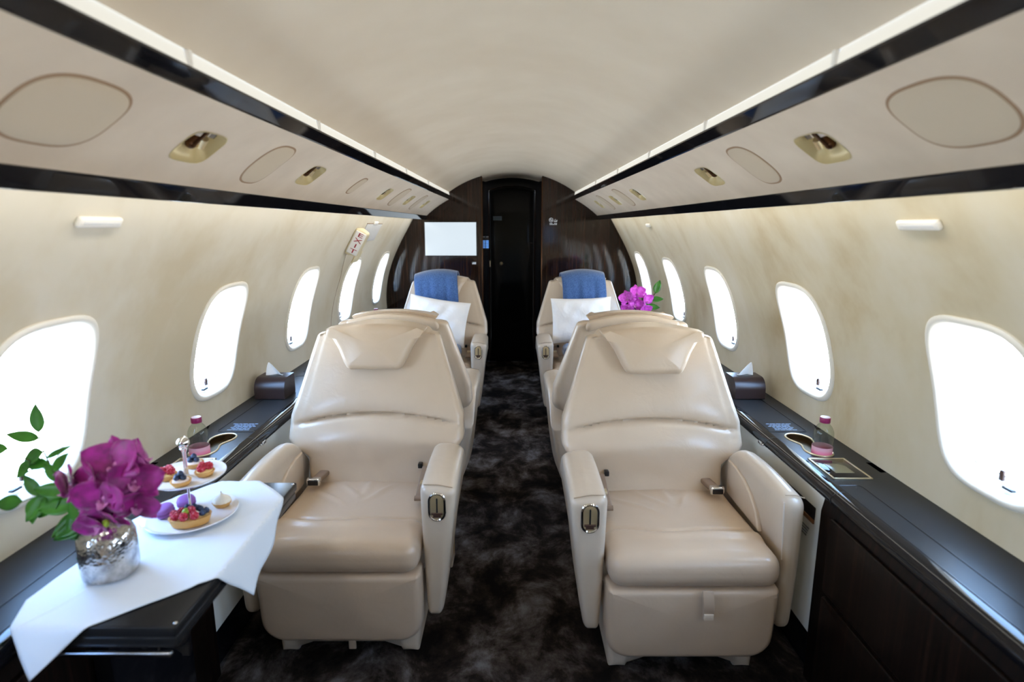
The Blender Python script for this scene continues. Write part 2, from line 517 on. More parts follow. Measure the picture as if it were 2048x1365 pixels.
def holed_bay(surf, a0, a1, b0, b1, hole=None, kb=12, rings=5):
    """one rectangular bay of a surface surf(a,b) with an optional hole given as fn(theta)->(a,b)"""
    V, F = [], []
    if hole is None:
        na = max(1, int((a1 - a0) / 0.15))
        for j in range(na + 1):
            for i in range(kb + 1):
                V.append(surf(a0 + (a1 - a0) * j / na, b0 + (b1 - b0) * i / kb))
        for j in range(na):
            for i in range(kb):
                q = j * (kb + 1) + i
                F.append((q, q + 1, q + kb + 2, q + kb + 1))
        return MB().add(V, F), None
    bd = []
    for i in range(kb): bd.append((a0 + (a1 - a0) * i / kb, b0))
    for i in range(kb): bd.append((a1, b0 + (b1 - b0) * i / kb))
    for i in range(kb): bd.append((a1 - (a1 - a0) * i / kb, b1))
    for i in range(kb): bd.append((a0, b1 - (b1 - b0) * i / kb))
    ac, bc = hole[1]
    ha, hb = (a1 - a0) / 2, (b1 - b0) / 2
    hp = []
    for (a, b) in bd:
        hp.append(hole[0](math.atan2((b - bc) / hb, (a - ac) / ha)))
    n_ = len(bd)
    for j in range(rings + 1):
        s = j / rings
        for (p, q) in zip(bd, hp):
            V.append(surf(p[0] + (q[0] - p[0]) * s, p[1] + (q[1] - p[1]) * s))
    for j in range(rings):
        for i in range(n_):
            k = (i + 1) % n_
            F.append((j * n_ + i, j * n_ + k, (j + 1) * n_ + k, (j + 1) * n_ + i))
    return MB().add(V, F), hp

def se_hole(ac, bc, ha, hb, n_):
    def fn(t):
        ca, sa = math.cos(t), math.sin(t)
        return (ac + ha * math.copysign(abs(ca) ** (2 / n_), ca), bc + hb * math.copysign(abs(sa) ** (2 / n_), sa))
    return (fn, (ac, bc))

def text_mb(body, size, mtx, depth=0.0008, align='CENTER'):
    cu = bpy.data.curves.new('lettering', 'FONT')
    cu.body = body; cu.size = size; cu.extrude = depth
    cu.align_x = align; cu.align_y = 'CENTER'; cu.resolution_u = 3
    ob = bpy.data.objects.new('lettering', cu)
    COL.objects.link(ob)
    dg = bpy.context.evaluated_depsgraph_get()
    me = bpy.data.meshes.new_from_object(ob.evaluated_get(dg))
    mb = MB().add([mtx @ v.co for v in me.vertices], [tuple(p.vertices) for p in me.polygons])
    bpy.data.objects.remove(ob); bpy.data.curves.remove(cu); bpy.data.meshes.remove(me)
    return mb

def frame_mtx(o, ex, ey, ez):
    ex, ey, ez = Vector(ex), Vector(ey), Vector(ez)
    m_ = Matrix.Identity(4)
    for i in range(3):
        m_[i][0], m_[i][1], m_[i][2], m_[i][3] = ex[i], ey[i], ez[i], o[i]
    return m_

def cyl(p0, p1, r, n=16):
    return tube([p0, p1], r, n)

# ------------------------------------------------------------------ cabin cross-section
YA, YB, YD = -2.7, 5.2, 5.86        # aft end, bulkhead, forward door
WK = [0.549, -2.037, 2.232, -0.872, 1.21]
def wallx(z): return float(np.polyval(WK, z))
Z_TOP = 1.452
WIN_Y = [-2.19, -1.32, -0.45, 0.42, 1.284, 2.125, 2.985, 3.865, 4.78]
WIN_Z, WIN_HA, WIN_HB, WIN_N = 0.953, 0.1625, 0.2025, 3.4
CEIL_R, CEIL_C = 0.952, 0.88
def ceilz(x): return CEIL_C + math.sqrt(CEIL_R ** 2 - x * x)
X_COVE = 0.546
PSU_T, PSU_B = (0.547, 1.598), (0.746, 1.458)

# floor
mb = MB()
mb.add([(-1.2, YA, 0), (1.2, YA, 0), (1.2, YB + 1.2, 0), (-1.2, YB + 1.2, 0), (-1.2, YA, -0.05), (1.2, YA, -0.05), (1.2, YB + 1.2, -0.05), (-1.2, YB + 1.2, -0.05)],
       [(0, 1, 2, 3), (4, 7, 6, 5), (0, 4, 5, 1), (1, 5, 6, 2), (2, 6, 7, 3), (3, 7, 4, 0)])
struct('floor', mb, 'carpet', smooth=False)

# ceiling
poly = [(-X_COVE + 2 * X_COVE * i / 48, ceilz(-X_COVE + 2 * X_COVE * i / 48)) for i in range(49)]
outer = [(p[0], p[1] + 0.03) for p in poly[::-1]]
struct('ceiling', sweepY(poly + outer, YA, YB, True, 8), 'ceiling')

SIDE = {'left': -1, 'right': 1}
HOLES = []
n_win = 0
for side, sg in SIDE.items():
    # ---- side wall with window openings
    def surf(a, b, sg=sg): return (sg * wallx(b), a, b)
    mb = MB()
    mids = [YA] + [(WIN_Y[i] + WIN_Y[i + 1]) / 2 for i in range(len(WIN_Y) - 1)] + [YB]
    rings = []
    for i, wy in enumerate(WIN_Y):
        b_, hp = holed_bay(surf, mids[i], mids[i + 1], 0.60, Z_TOP, se_hole(wy, WIN_Z, WIN_HA, WIN_HB, WIN_N), 16, 7)
        mb.add(b_.v, b_.f); rings.append(hp)
    low = [(sg * wallx(0.60), 0.60), (sg * 1.12, 0.4), (sg * 1.10, 0.2), (sg * 1.06, 0.0)]
    b_ = sweepY(low, YA, YB, False); mb.add(b_.v, b_.f)
    struct('wall_' + side, mb, 'lining' if sg < 0 else 'lining_worn')
    # ---- windows
    for wy, hp in zip(WIN_Y, rings):
        n_win += 1
        # ring sections: (inset towards centre, offset outwards from lining)
        secs = [(-0.013, 0.001), (-0.012, -0.004), (-0.007, -0.008), (0.000, -0.009), (0.006, -0.005), (0.010, 0.004), (0.013, 0.016), (0.018, 0.028), (0.022, 0.030), (0.025, 0.048), (0.028, 0.062)]
        V, F = [], []
        fn = se_hole(wy, WIN_Z, 1, 1, WIN_N)[0]
        K = 64
        for (ins, off) in secs:
            for i in range(K):
                t = 2 * PI * i / K
                ca, sa = math.cos(t), math.sin(t)
                a = wy + (WIN_HA - ins) * math.copysign(abs(ca) ** (2 / WIN_N), ca)
                b = WIN_Z + (WIN_HB - ins) * math.copysign(abs(sa) ** (2 / WIN_N), sa)
                V.append((sg * (wallx(b) + off), a, b))
        for j in range(len(secs) - 1):
            for i in range(K):
                k = (i + 1) % K
                F.append((j * K + i, j * K + k, (j + 1) * K + k, (j + 1) * K + i))
        w = struct('window_%d' % n_win, MB().add(V, F), 'window_frame')
        # pane
        V, F = [], []
        for (s_, off) in ((1.0, 0.056), (0.66, 0.056), (0.33, 0.056)):
            for i in range(K):
                t = 2 * PI * i / K
                ca, sa = math.cos(t), math.sin(t)
                a = wy + s_ * (WIN_HA - 0.0265) * math.copysign(abs(ca) ** (2 / WIN_N), ca)
                b = WIN_Z + s_ * (WIN_HB - 0.0265) * math.copysign(abs(sa) ** (2 / WIN_N), sa)
                V.append((sg * (wallx(b) + off), a, b))
        V.append((sg * (wallx(WIN_Z) + 0.056), wy, WIN_Z))
        for j in range(2):
            for i in range(K):
                k = (i + 1) % K
                F.append((j * K + i, j * K + k, (j + 1) * K + k, (j + 1) * K + i))
        for i in range(K): F.append((2 * K + i, 2 * K + (i + 1) % K, 3 * K))
        build('pane', MB().add(V, F), 'glazing', w)
        # shade pull tab and latch at the sill
        zt = WIN_Z - WIN_HB + 0.03
        xt = sg * (wallx(zt) + 0.03)
        build('shade_tab', rbox(xt - 0.004, xt + 0.004, wy - 0.006, wy + 0.006, zt, zt + 0.026, 0.002, (1, 1, 1), 2), 'brown_tab', w)
        build('shade_latch', rbox(xt - 0.006 - sg * .012, xt + 0.006 - sg * .012, wy - 0.05, wy - 0.022, zt - 0.008, zt - 0.002, 0.002, (1, 1, 1), 2), 'black_plastic', w)
        build('shade_rail', rbox(xt + sg * .010 - 0.002, xt + sg * .010 + 0.002, wy - 0.10, wy + 0.10, zt + 0.008, zt + 0.011, 0.001, (1, 1, 1), 1), 'piping', w)
        # daylight sampling aid for this opening (a portal emits nothing)
        ld = bpy.data.lights.new('window_portal', 'AREA')
        ld.shape = 'RECTANGLE'; ld.size = 0.50; ld.size_y = 0.40
        ld.cycles.is_portal = True
        lo = bpy.data.objects.new('window_portal', ld); COL.objects.link(lo)
        lo.location = (sg * (wallx(WIN_Z) + 0.09), wy, WIN_Z)
        lo.rotation_euler = (0, sg * PI / 2, 0)
    # ---- overhead panel
    def psu(a, t, off=0.0, sg=sg):
        x = PSU_T[0] + (PSU_B[0] - PSU_T[0]) * t; z = PSU_T[1] + (PSU_B[1] - PSU_T[1]) * t
        bl = 0.008 * 4 * t * (1 - t) - off
        nx, nz = 0.5754, 0.8179
        return (sg * (x + nx * bl), a, z + nz * bl)
    lights = [(0.25, 'h'), (1.275 if sg < 0 else 1.287, 'a'), (1.965 if sg < 0 else 2.0, 'b'), (3.09 if sg < 0 else 3.125, 'c'), (3.80, 'd'), (4.485, 'e')]
    edges = [YA] + sum([[c - 0.09, c + 0.09] for c, _ in lights], []) + [YB]
    mb = MB()
    lrings = []
    for i in range(len(edges) - 1):
        hole = se_hole(lights[(i - 1) // 2][0], 0.52, 0.068, 0.19, 4.0) if i % 2 == 1 else None
        b_, hp = holed_bay(psu, edges[i], edges[i + 1], 0, 1, hole, 12, 4)
        mb.add(b_.v, b_.f)
    struct('ceiling_panel_' + side, mb, 'overhead')
    ordn = ['nearest', 'second', 'third', 'fourth', 'farthest']
    li = 0
    for (c, tagc) in lights:
        vis = tagc != 'h'
        base = psu(c, 0.52)
        if vis:
            near = ['next to the big oval cover', 'just past the medium oval speaker cover', 'third away from the camera', 'fourth away from the camera', 'last one before the dark bulkhead'][li]
            lab = 'gold recessed reading light in the %s overhead panel, %s' % (side, near)
            if li == 0: pass
            li += 1
        else:
            lab = 'gold recessed reading light in the %s overhead panel behind the camera' % side
            continue_hidden = True
        t_ = thing('reading_light', lab, 'reading light', base, 0, 'gold reading lights in the overhead panels')
        inv = Vector(base)
        # scoop
        K = 40
        V, F = [], []
        for (s_, dp) in ((1.04, 0.0008), (1.0, 0.0015), (0.98, -0.004), (0.92, -0.016), (0.78, -0.030), (0.5, -0.037), (0.2, -0.039)):
            for i in range(K):
                th = 2 * PI * i / K
                ca, sa = math.cos(th), math.sin(th)
                a = c + s_ * 0.068 * math.copysign(abs(ca) ** (2 / 4), ca)
                b = 0.52 + s_ * 0.19 * math.copysign(abs(sa) ** (2 / 4), sa)
                V.append(Vector(psu(a, b, dp * (1 - 0.65 * sa) * 1.3 if dp < 0 else dp)) - inv)
        for j in range(6):
            for i in range(K):
                k = (i + 1) % K
                F.append((j * K + i, j * K + k, (j + 1) * K + k, (j + 1) * K + i))
        F.append(tuple(6 * K + i for i in range(K)))
        build('scoop', MB().add(V, F), 'scoop', t_)
        # eyeball lamp across the upper half of the scoop
        A = lambda a, b, d: Vector(psu(c + a, 0.52 + b, d)) - inv
        body = cyl(A(-0.004, -0.15, -0.020), A(-0.004, 0.02, -0.016), 0.011, 18)
        build('lamp_barrel', join(body, sph(A(-0.004, 0.03, -0.016), 0.012)), 'bronze_edge', t_)
        for x0 in (-0.034, 0.016):
            fl = MB()
            for q in range(4):
                b_ = cyl(A(x0 + q * 0.0062, -0.150, -0.014), A(x0 + q * 0.0062, -0.085 if x0 < 0 else -0.10, -0.012), 0.0030, 8); fl.add(b_.v, b_.f)
            build('knurled_knob', fl, 'chrome', t_)
        build('lamp_cup', cyl(A(0.018, -0.06, -0.016), A(0.030, 0.03, -0.014), 0.010, 16), 'gold', t_)
    # ---- oval covers
    if sg < 0:
        ovals = [(0.90, 0.098, 0.50, 0.285, 'big', 'nearest the camera'), (1.62, 0.072, 0.51, 0.31, 'medium', 'between the two nearest reading lights'), (2.515, 0.045, 0.49, 0.20, 'small', 'alone midway along the panel'), (3.45, 0.085, 0.49, 0.31, 'medium', 'between the third and fourth reading lights'), (4.15, 0.075, 0.50, 0.31, 'medium', 'between the two farthest reading lights')]
    else:
        ovals = [(0.915, 0.098, 0.50, 0.285, 'big', 'nearest the camera'), (1.635, 0.072, 0.51, 0.31, 'medium', 'between the two nearest reading lights'), (3.48, 0.085, 0.49, 0.31, 'medium', 'between the third and fourth reading lights'), (4.15, 0.075, 0.50, 0.31, 'medium', 'between the two farthest reading lights')]
    for (c, ha, tc_, ht, sz, where) in ovals:
        base = psu(c, tc_)
        inv = Vector(base)
        t_ = thing('speaker_cover', '%s oval cover outlined in the %s overhead panel, %s' % (sz, side, where), 'speaker cover', base, 0, 'oval covers in the overhead panels')
        def disc(extra, off, rim):
            K = 56
            V, F = [], []
            for (s_, o2) in ((1.0, 0.0), (1.0, off * 0.7), (0.985, off), (0.66, off), (0.33, off), (0.02, off)):
                for i in range(K):
                    th = 2 * PI * i / K
                    ca, sa = math.cos(th), math.sin(th)
                    a = c + s_ * (ha + extra) * math.copysign(abs(ca) ** (2 / 2.8), ca)
                    b = tc_ + s_ * (ht + extra / 0.243) * math.copysign(abs(sa) ** (2 / 2.8), sa)
                    V.append(Vector(psu(a, b, o2)) - inv)
            for j in range(5):
                for i in range(K):
                    k = (i + 1) % K
                    F.append((j * K + i, j * K + k, (j + 1) * K + k, (j + 1) * K + i))
            F.append(tuple(5 * K + i for i in range(K)))
            return MB().add(V, F)
        build('shadow_gap', disc(0.0055, 0.0009, 1), 'groove', t_)
        build('cover_panel', disc(0.0, 0.0022, 1), 'grille' if sz != 'big' else 'grille', t_)
    # ---- gloss bands, cove
    k_ = 1 if sg < 0 else 3
    band = [(0.547, 1.5975), (0.544, 1.600), (0.529, 1.624), (0.530, 1.629), (0.545, 1.632), (0.60, 1.632), (0.60, 1.60)]
    struct('trim_%d' % k_, sweepY([(sg * a, b) for a, b in band], YA, YB, True, 4), 'gloss_black', smooth=False)
    band = [(0.7435, 1.4580), (0.7445, 1.4555), (0.7575, 1.4255), (0.760, 1.4245), (0.763, 1.426), (0.763, 1.448), (0.90, 1.448), (0.90, 1.475), (0.746, 1.470)]
    struct('trim_%d' % (k_ + 1), sweepY([(sg * a, b) for a, b in band], YA, YB, True, 4), 'gloss_black', smooth=False)
    t_ = thing('wash_light', 'hidden warm strip light behind the lower black trim, washing down the %s wall' % side, 'light strip', (sg * 0.80, 1.6, 1.446))
    build('diffuser', rbox(-0.012, 0.012, YA + 0.05 - 1.6, YB - 1.65, -0.002, 0.001, 0.0005, (1, 1, 1), 1), 'wash', t_)
    t_ = thing('cove_light', 'long white cove light strip glowing along the %s edge of the ceiling' % side, 'light strip', (sg * 0.546, 1.3, 1.63))
    build('diffuser', sweepY([(sg * -0.0045, 0.002), (sg * 0.0, 0.0015), (sg * 0.008, 0.004), (sg * 0.010, 0.030), (sg * 0.001, 0.0315)], YA - 1.3, YB - 1.3, True, 4), 'cove', t_)
    cl = MB()
    for q, yy in enumerate([0.3, 1.05, 1.72, 2.4, 3.1, 3.9]):
        b_ = rbox(sg * -0.002 - 0.006, sg * -0.002 + 0.006, yy - 1.3 - 0.006, yy - 1.3 + 0.006, 0.001, 0.030, 0.002, (1, 1, 1), 1)
        build('clip', b_, 'white_plastic', t_)

# ---- bulkhead (two veneered panels, a passage between) and aft wall
def section(sg, x_in):
    """outline of half the cabin from x_in outwards, as (x,z)"""
    p = [(sg * x_in, 0.0), (sg * 1.06, 0.0), (sg * 1.10, 0.2), (sg * 1.12, 0.4)]
    p += [(sg * (wallx(z) + 0.02), z) for z in np.linspace(0.6, Z_TOP, 18)]
    p += [(sg * 0.90, 1.50), (sg * 0.66, 1.62)]
    p += [(sg * x, ceilz(x) + 0.012) for x in np.linspace(X_COVE, x_in, 10)]
    return p
OPEN = 0.262
for side, sg in SIDE.items():
    poly = section(sg, OPEN)
    struct('wall_front_' + side, prism(poly, lambda x, z: (x, YB, z), lambda x, z: (x, YB + 0.05, z)), 'ebony', smooth=False)
    struct('trim_%d' % (5 if sg < 0 else 6), rbox(sg * OPEN - 0.004, sg * OPEN + 0.004, YB - 0.004, YB + 0.052, 0, ceilz(OPEN) - 0.004, 0.002, (1, 1, 1), 2), 'bronze_edge')
    mb = sweepY([(sg * OPEN, 0.0), (sg * (OPEN + 0.04), 0.0), (sg * (OPEN + 0.04), 1.82), (sg * OPEN, 1.82)], YB + 0.05, YD, True)
    struct('wall_passage_' + side, mb, 'ebony', smooth=False)
    struct('wall_aft_' + side, prism(section(sg, 0.0), lambda x, z: (x, YA - 0.03, z), lambda x, z: (x, YA, z)), 'lining', smooth=False)
poly = [(-0.30 + 0.6 * i / 16, ceilz(-0.30 + 0.6 * i / 16)) for i in range(17)]
struct('ceiling_passage', sweepY(poly + [(p[0], p[1] + 0.03) for p in poly[::-1]], YB, YD + 0.1, True, 2), 'ceiling')
# forward door: surround with arched top and a lacquered leaf
def arch(hw, z0, zc, rise, n_=14):
    return [(-hw, z0), (hw, z0)] + [(hw - 2 * hw * i / n_, zc + rise * (1 - ((hw - 2 * hw * i / n_) / hw) ** 2)) for i in range(n_ + 1)]
struct('wall_front', prism(arch(0.30, 0.0, 1.785, 0.05), lambda x, z: (x, YD + 0.01, z), lambda x, z: (x, YD + 0.06, z)), 'door_lacquer', smooth=False)
door = struct('door_1', pad([(x, z) for x, z in resample(arch(0.215, 0.015, 1.70, 0.04), 0.08)], 0.018, 0.004, 3).warp(lambda a, b, h: (a, YD + 0.01 - h, b)), 'door_lacquer')
build('door_frame', tube([(x, YD + 0.004, z) for x, z in arch(0.226, 0.0, 1.711, 0.041)[1:]] + [(-0.226, YD + 0.004, 0)], 0.006, 8), 'ebony', door)
kn = build('door_knob', join(cyl((-0.105, YD - 0.008, 1.005), (-0.105, YD - 0.03, 1.005), 0.008), sph((-0.105, YD - 0.035, 1.005), 0.017)), 'gold', door)
build('hinge', rbox(-0.222, -0.214, YD - 0.012, YD, 0.97, 1.03, 0.002, (1, 1, 1), 1), 'gold_satin', door)
mb = MB()
for i in range(3):
    for q in range(7):
        b_ = rbox(-0.185 + q * 0.0125 , -0.185 + q * 0.0125 + 0.009, YD - 0.0095, YD - 0.0075, 1.455 - i * 0.014, 1.463 - i * 0.014, 0.0005, (1, 1, 1), 1); mb.add(b_.v, b_.f)
build('door_notice', mb, 'print_blue', door)

# ------------------------------------------------------------------ fixtures on walls and bulkhead
def local(mb, o):
    return mb.warp(lambda x, y, z: (x - o[0], y - o[1], z - o[2]))

# monitor on the left bulkhead
o = (-0.538, YB, 1.259)
t = thing('wall_monitor', 'wide flat wall monitor showing a blank white screen on the dark veneered bulkhead', 'monitor', o)
build('bezel', rbox(-0.231, 0.231, -0.016, 0.0, -0.150, 0.150, 0.004, (1, 1, 1), 2), 'black_plastic', t)
build('screen', rbox(-0.2245, 0.2245, -0.0185, -0.0150, -0.1435, 0.1435, 0.001, (1, 1, 1), 1), 'screen', t)
# monitor on the aft wall behind the camera
o = (0.83, YA, 1.19)
t = thing('wall_monitor', 'upright monitor on the aft wall behind the camera, seen only as a reflection', 'monitor', o)
build('bezel', rbox(-0.14, 0.14, 0, 0.016, -0.20, 0.20, 0.004, (1, 1, 1), 2), 'black_plastic', t)
build('screen', rbox(-0.13, 0.13, 0.014, 0.018, -0.19, 0.19, 0.001, (1, 1, 1), 1), 'screen_dim', t)

# cabin sign on the right bulkhead: no smoking, fasten seat belt
o = (0.360, YB, 1.414)
t = thing('cabin_sign', 'small white no-smoking and seat-belt symbols on the dark bulkhead right of the door', 'sign', o)
yy = -0.0015
mb = tube([(-0.018 + 0.016 * math.cos(2 * PI * i / 24), yy, 0.008 + 0.016 * math.sin(2 * PI * i / 24)) for i in range(24)], 0.0022, 6, True)
mb = join(mb, cyl((-0.029, yy, 0.019), (-0.007, yy, -0.003), 0.0018, 6), cyl((-0.028, yy, 0.006), (-0.010, yy, 0.006), 0.0022, 6), cyl((-0.010, yy, 0.012), (-0.012, yy, 0.006), 0.0014, 6))
build('no_smoking_symbol', mb, 'print_white', t)
mb = join(tube([(0.008, yy, -0.004), (0.018, yy, 0.016), (0.026, yy, -0.004)], 0.002, 6), cyl((0.006, yy, -0.005), (0.032, yy, -0.005), 0.0026, 6), cyl((0.033, yy, 0.010), (0.033, yy, -0.004), 0.002, 6))
build('seat_belt_symbol', mb, 'print_white', t)
mb = MB()
for q in range(5):
    for rr in range(2):
        x0 = -0.030 + q * 0.013
        if q == 2 and rr == 0: continue
        b_ = rbox(x0, x0 + 0.010, -0.002, 0, -0.024 - rr * 0.009, -0.018 - rr * 0.009, 0.0006, (1, 1, 1), 1); mb.add(b_.v, b_.f)
build('caption', mb, 'print_white', t)
# little switch under the monitor
o = (-0.335, YB, 1.047)
t = thing('light_switch', 'tiny white switch plate on the dark bulkhead below the monitor', 'switch', o)
build('plate', rbox(-0.020, 0.018, -0.002, 0, -0.013, 0.013, 0.0006, (1, 1, 1), 1), 'black_plastic', t)
mb = MB()
for q, h in enumerate((0.012, 0.018, 0.015, 0.018)):
    b_ = rbox(-0.017 + q * 0.0085, -0.010 + q * 0.0085, -0.004, -0.001, -0.009, -0.009 + h, 0.0006, (1, 1, 1), 1); mb.add(b_.v, b_.f)
build('button', mb, 'print_white', t)
# lit key panel beside the door
o = (-0.243, YD + 0.01, 1.205)
t = thing('control_keypad', 'narrow lit blue control keypad beside the dark forward door', 'control panel', o)
build('plate', rbox(-0.019, 0.013, -0.006, 0, -0.06, 0.07, 0.002, (1, 1, 1), 1), 'black_plastic', t)
for q in range(5):
    build('key', rbox(-0.016, 0.011, -0.009, -0.005, -0.05 + q * 0.016, -0.039 + q * 0.016, 0.001, (1, 1, 1), 1), 'blue_led', t)
build('indicator', rbox(-0.013, 0.009, -0.009, -0.005, 0.058, 0.062, 0.001, (1, 1, 1), 1), 'print_white', t)

# vent plates on the side lining
def wall_frame(sg, y, z):
    d = (wallx(z + 0.01) - wallx(z - 0.01)) / 0.02
    up = Vector((sg * d, 0, 1)).normalized()
    ey = Vector((0, 1, 0))
    nin = Vector((-sg, 0, d)).normalized()          # into the cabin
    return Vector((sg * wallx(z), y, z)), up, ey, nin
def wall_plate(sg, y, z, hy, hz, h, r):
    o_, up, ey, nin = wall_frame(sg, y, z)
    mb = rbox(-hy, hy, -hz, hz, -0.002, h, r, (2, 2, 1), 3)
    m_ = frame_mtx((0, 0, 0), ey, up, nin)
    return mb.xf(m_), o_
for sg, y, z, hy, lab in ((-1, 1.284, 1.381, 0.068, 'white rounded vent plate on the left wall just under the black trim, near the camera'),
                          (1, 1.306, 1.375, 0.068, 'white rounded vent plate on the right wall just under the black trim, near the camera'),
                          (-1, 3.86, 1.391, 0.05, 'small white vent plate high on the left wall above the exit hatch placard'),
                          (1, 3.89, 1.377, 0.05, 'small white vent plate high on the right wall, far from the camera')):
    mb, o_ = wall_plate(sg, y, z, hy, 0.0125, 0.012, 0.008)
    t = thing('vent_plate', lab, 'vent', o_, 0, 'white vent plates on the side walls')
    build('plate', mb, 'white_plastic', t)
    mb2 = rbox(-hy + 0.012, hy - 0.012, -0.004, 0.004, 0.010, 0.0126, 0.001, (1, 1, 1), 1).xf(frame_mtx((0, 0, 0), wall_frame(sg, y, z)[2], wall_frame(sg, y, z)[1], wall_frame(sg, y, z)[3]))
    build('slot', mb2, 'placard', t)

# exit sign: ivory wedge with a white lettered face turned aft
zc, yc = 1.29, 3.52
o_, up, ey, nin = wall_frame(-1, yc, zc)
t = thing('exit_sign', 'ivory wedge sign lettered EXIT in red, fixed to the left wall above a window', 'sign', o_)
def sign_body(hl, y0, y1, h0, h1):
    mb = rbox(-1, 1, -1, 1, 0, 1, 0.22, (4, 4, 3), 3)
    def f(a, b, c):
        wy = 1 - 0.42 * c
        return Vector(up) * (a * hl * (1 - 0.10 * c)) + Vector(ey) * (b * 0.072 * wy) + Vector(nin) * (c * 0.068)
    return mb.warp(f)
build('housing', sign_body(0.088, 0, 0, 0, 0), 'ivory', t)
fn_ = (Vector(nin) * 0.45 - Vector(ey) * 0.89).normalized()     # outward of aft-facing slope
fx = Vector(up).cross(fn_).normalized()
cen = Vector(ey) * -0.0535 + Vector(nin) * 0.037
face = rbox(-0.033, 0.033, -0.071, 0.071, -0.006, 0.010, 0.006, (2, 2, 1), 3).xf(frame_mtx(cen, fx, up, fn_))
build('face', face, 'placard', t)
for ch, dz in (('E', 0.051), ('X', 0.017), ('I', -0.017), ('T', -0.051)):
    mt = frame_mtx(cen + Vector(up) * dz + fn_ * 0.0112, fx * 1.9, up * 0.95, fn_)
    L_ = build('letter', text_mb(ch, 0.037, mt, 0.0008), 'print_red', t, smooth=False)

# exit hatch placard behind the sign and the hatch outline
o_, up, ey, nin = wall_frame(-1, 3.90, 1.335)
t = thing('hatch_placard', 'white instruction placard with release handle recess on the left wall beside the EXIT sign', 'placard', o_)
def fm(a, b, c):
    z = 1.335 + b * up.z
    return Vector((-wallx(z) + c, 3.90 + a, z)) - o_
def wp(a0, a1, b0, b1, c0, c1, r=0.002):
    return rbox(a0, a1, b0, b1, c0, c1, r, (2, 3, 1), 2).warp(fm)
build('cover', wp(-0.24, 0.17, -0.07, 0.055, 0.0012, 0.0055), 'placard', t)
build('cover_edge', wp(-0.245, 0.175, 0.055, 0.060, 0.001, 0.006, 0.001), 'groove', t)
mb = MB()
for col, (x0, x1) in enumerate(((-0.12, 0.0), (0.02, 0.15))):
    for rr in range(5):
        b_ = wp(x0, x1 - 0.02 * (rr % 2), 0.026 - rr * 0.014, 0.033 - rr * 0.014, 0.004, 0.0046, 0.0002); mb.add(b_.v, b_.f)
build('caption', mb, 'print_purple', t)
build('handle_recess', wp(-0.16, -0.03, -0.14, -0.09, 0.001, 0.004), 'placard', t)
build('handle', wp(-0.13, -0.06, -0.135, -0.098, 0.002, 0.006), 'black_plastic', t)
mb = rbox(-0.15, -0.02, -0.225, -0.145, 0.001, 0.012, 0.004, (3, 3, 1), 2).warp(lambda a, b, c: fm(a + (b + 0.145) * 0.35, b, c))
build('lever_guard', mb, 'ivory', t)
mb = MB()
for rr in range(3):
    b_ = wp(-0.17, -0.07, -0.252 - rr * 0.010, -0.247 - rr * 0.010, 0.0006, 0.0016, 0.0002); mb.add(b_.v, b_.f)
build('small_print', mb, 'print_purple', t)
pts = []
for z in np.linspace(1.24, 0.66, 14):
    yq = 3.50 + 0.11 * min(1, (1.24 - z) / 0.18) - 0.06 * max(0, (1.0 - z) / 0.34)
    pts.append((-wallx(z) + 0.0003, yq, z))
tag(build('hatch_seam', tube(pts, 0.0016, 6), 'groove'), kind='structure').name = 'trim_7'

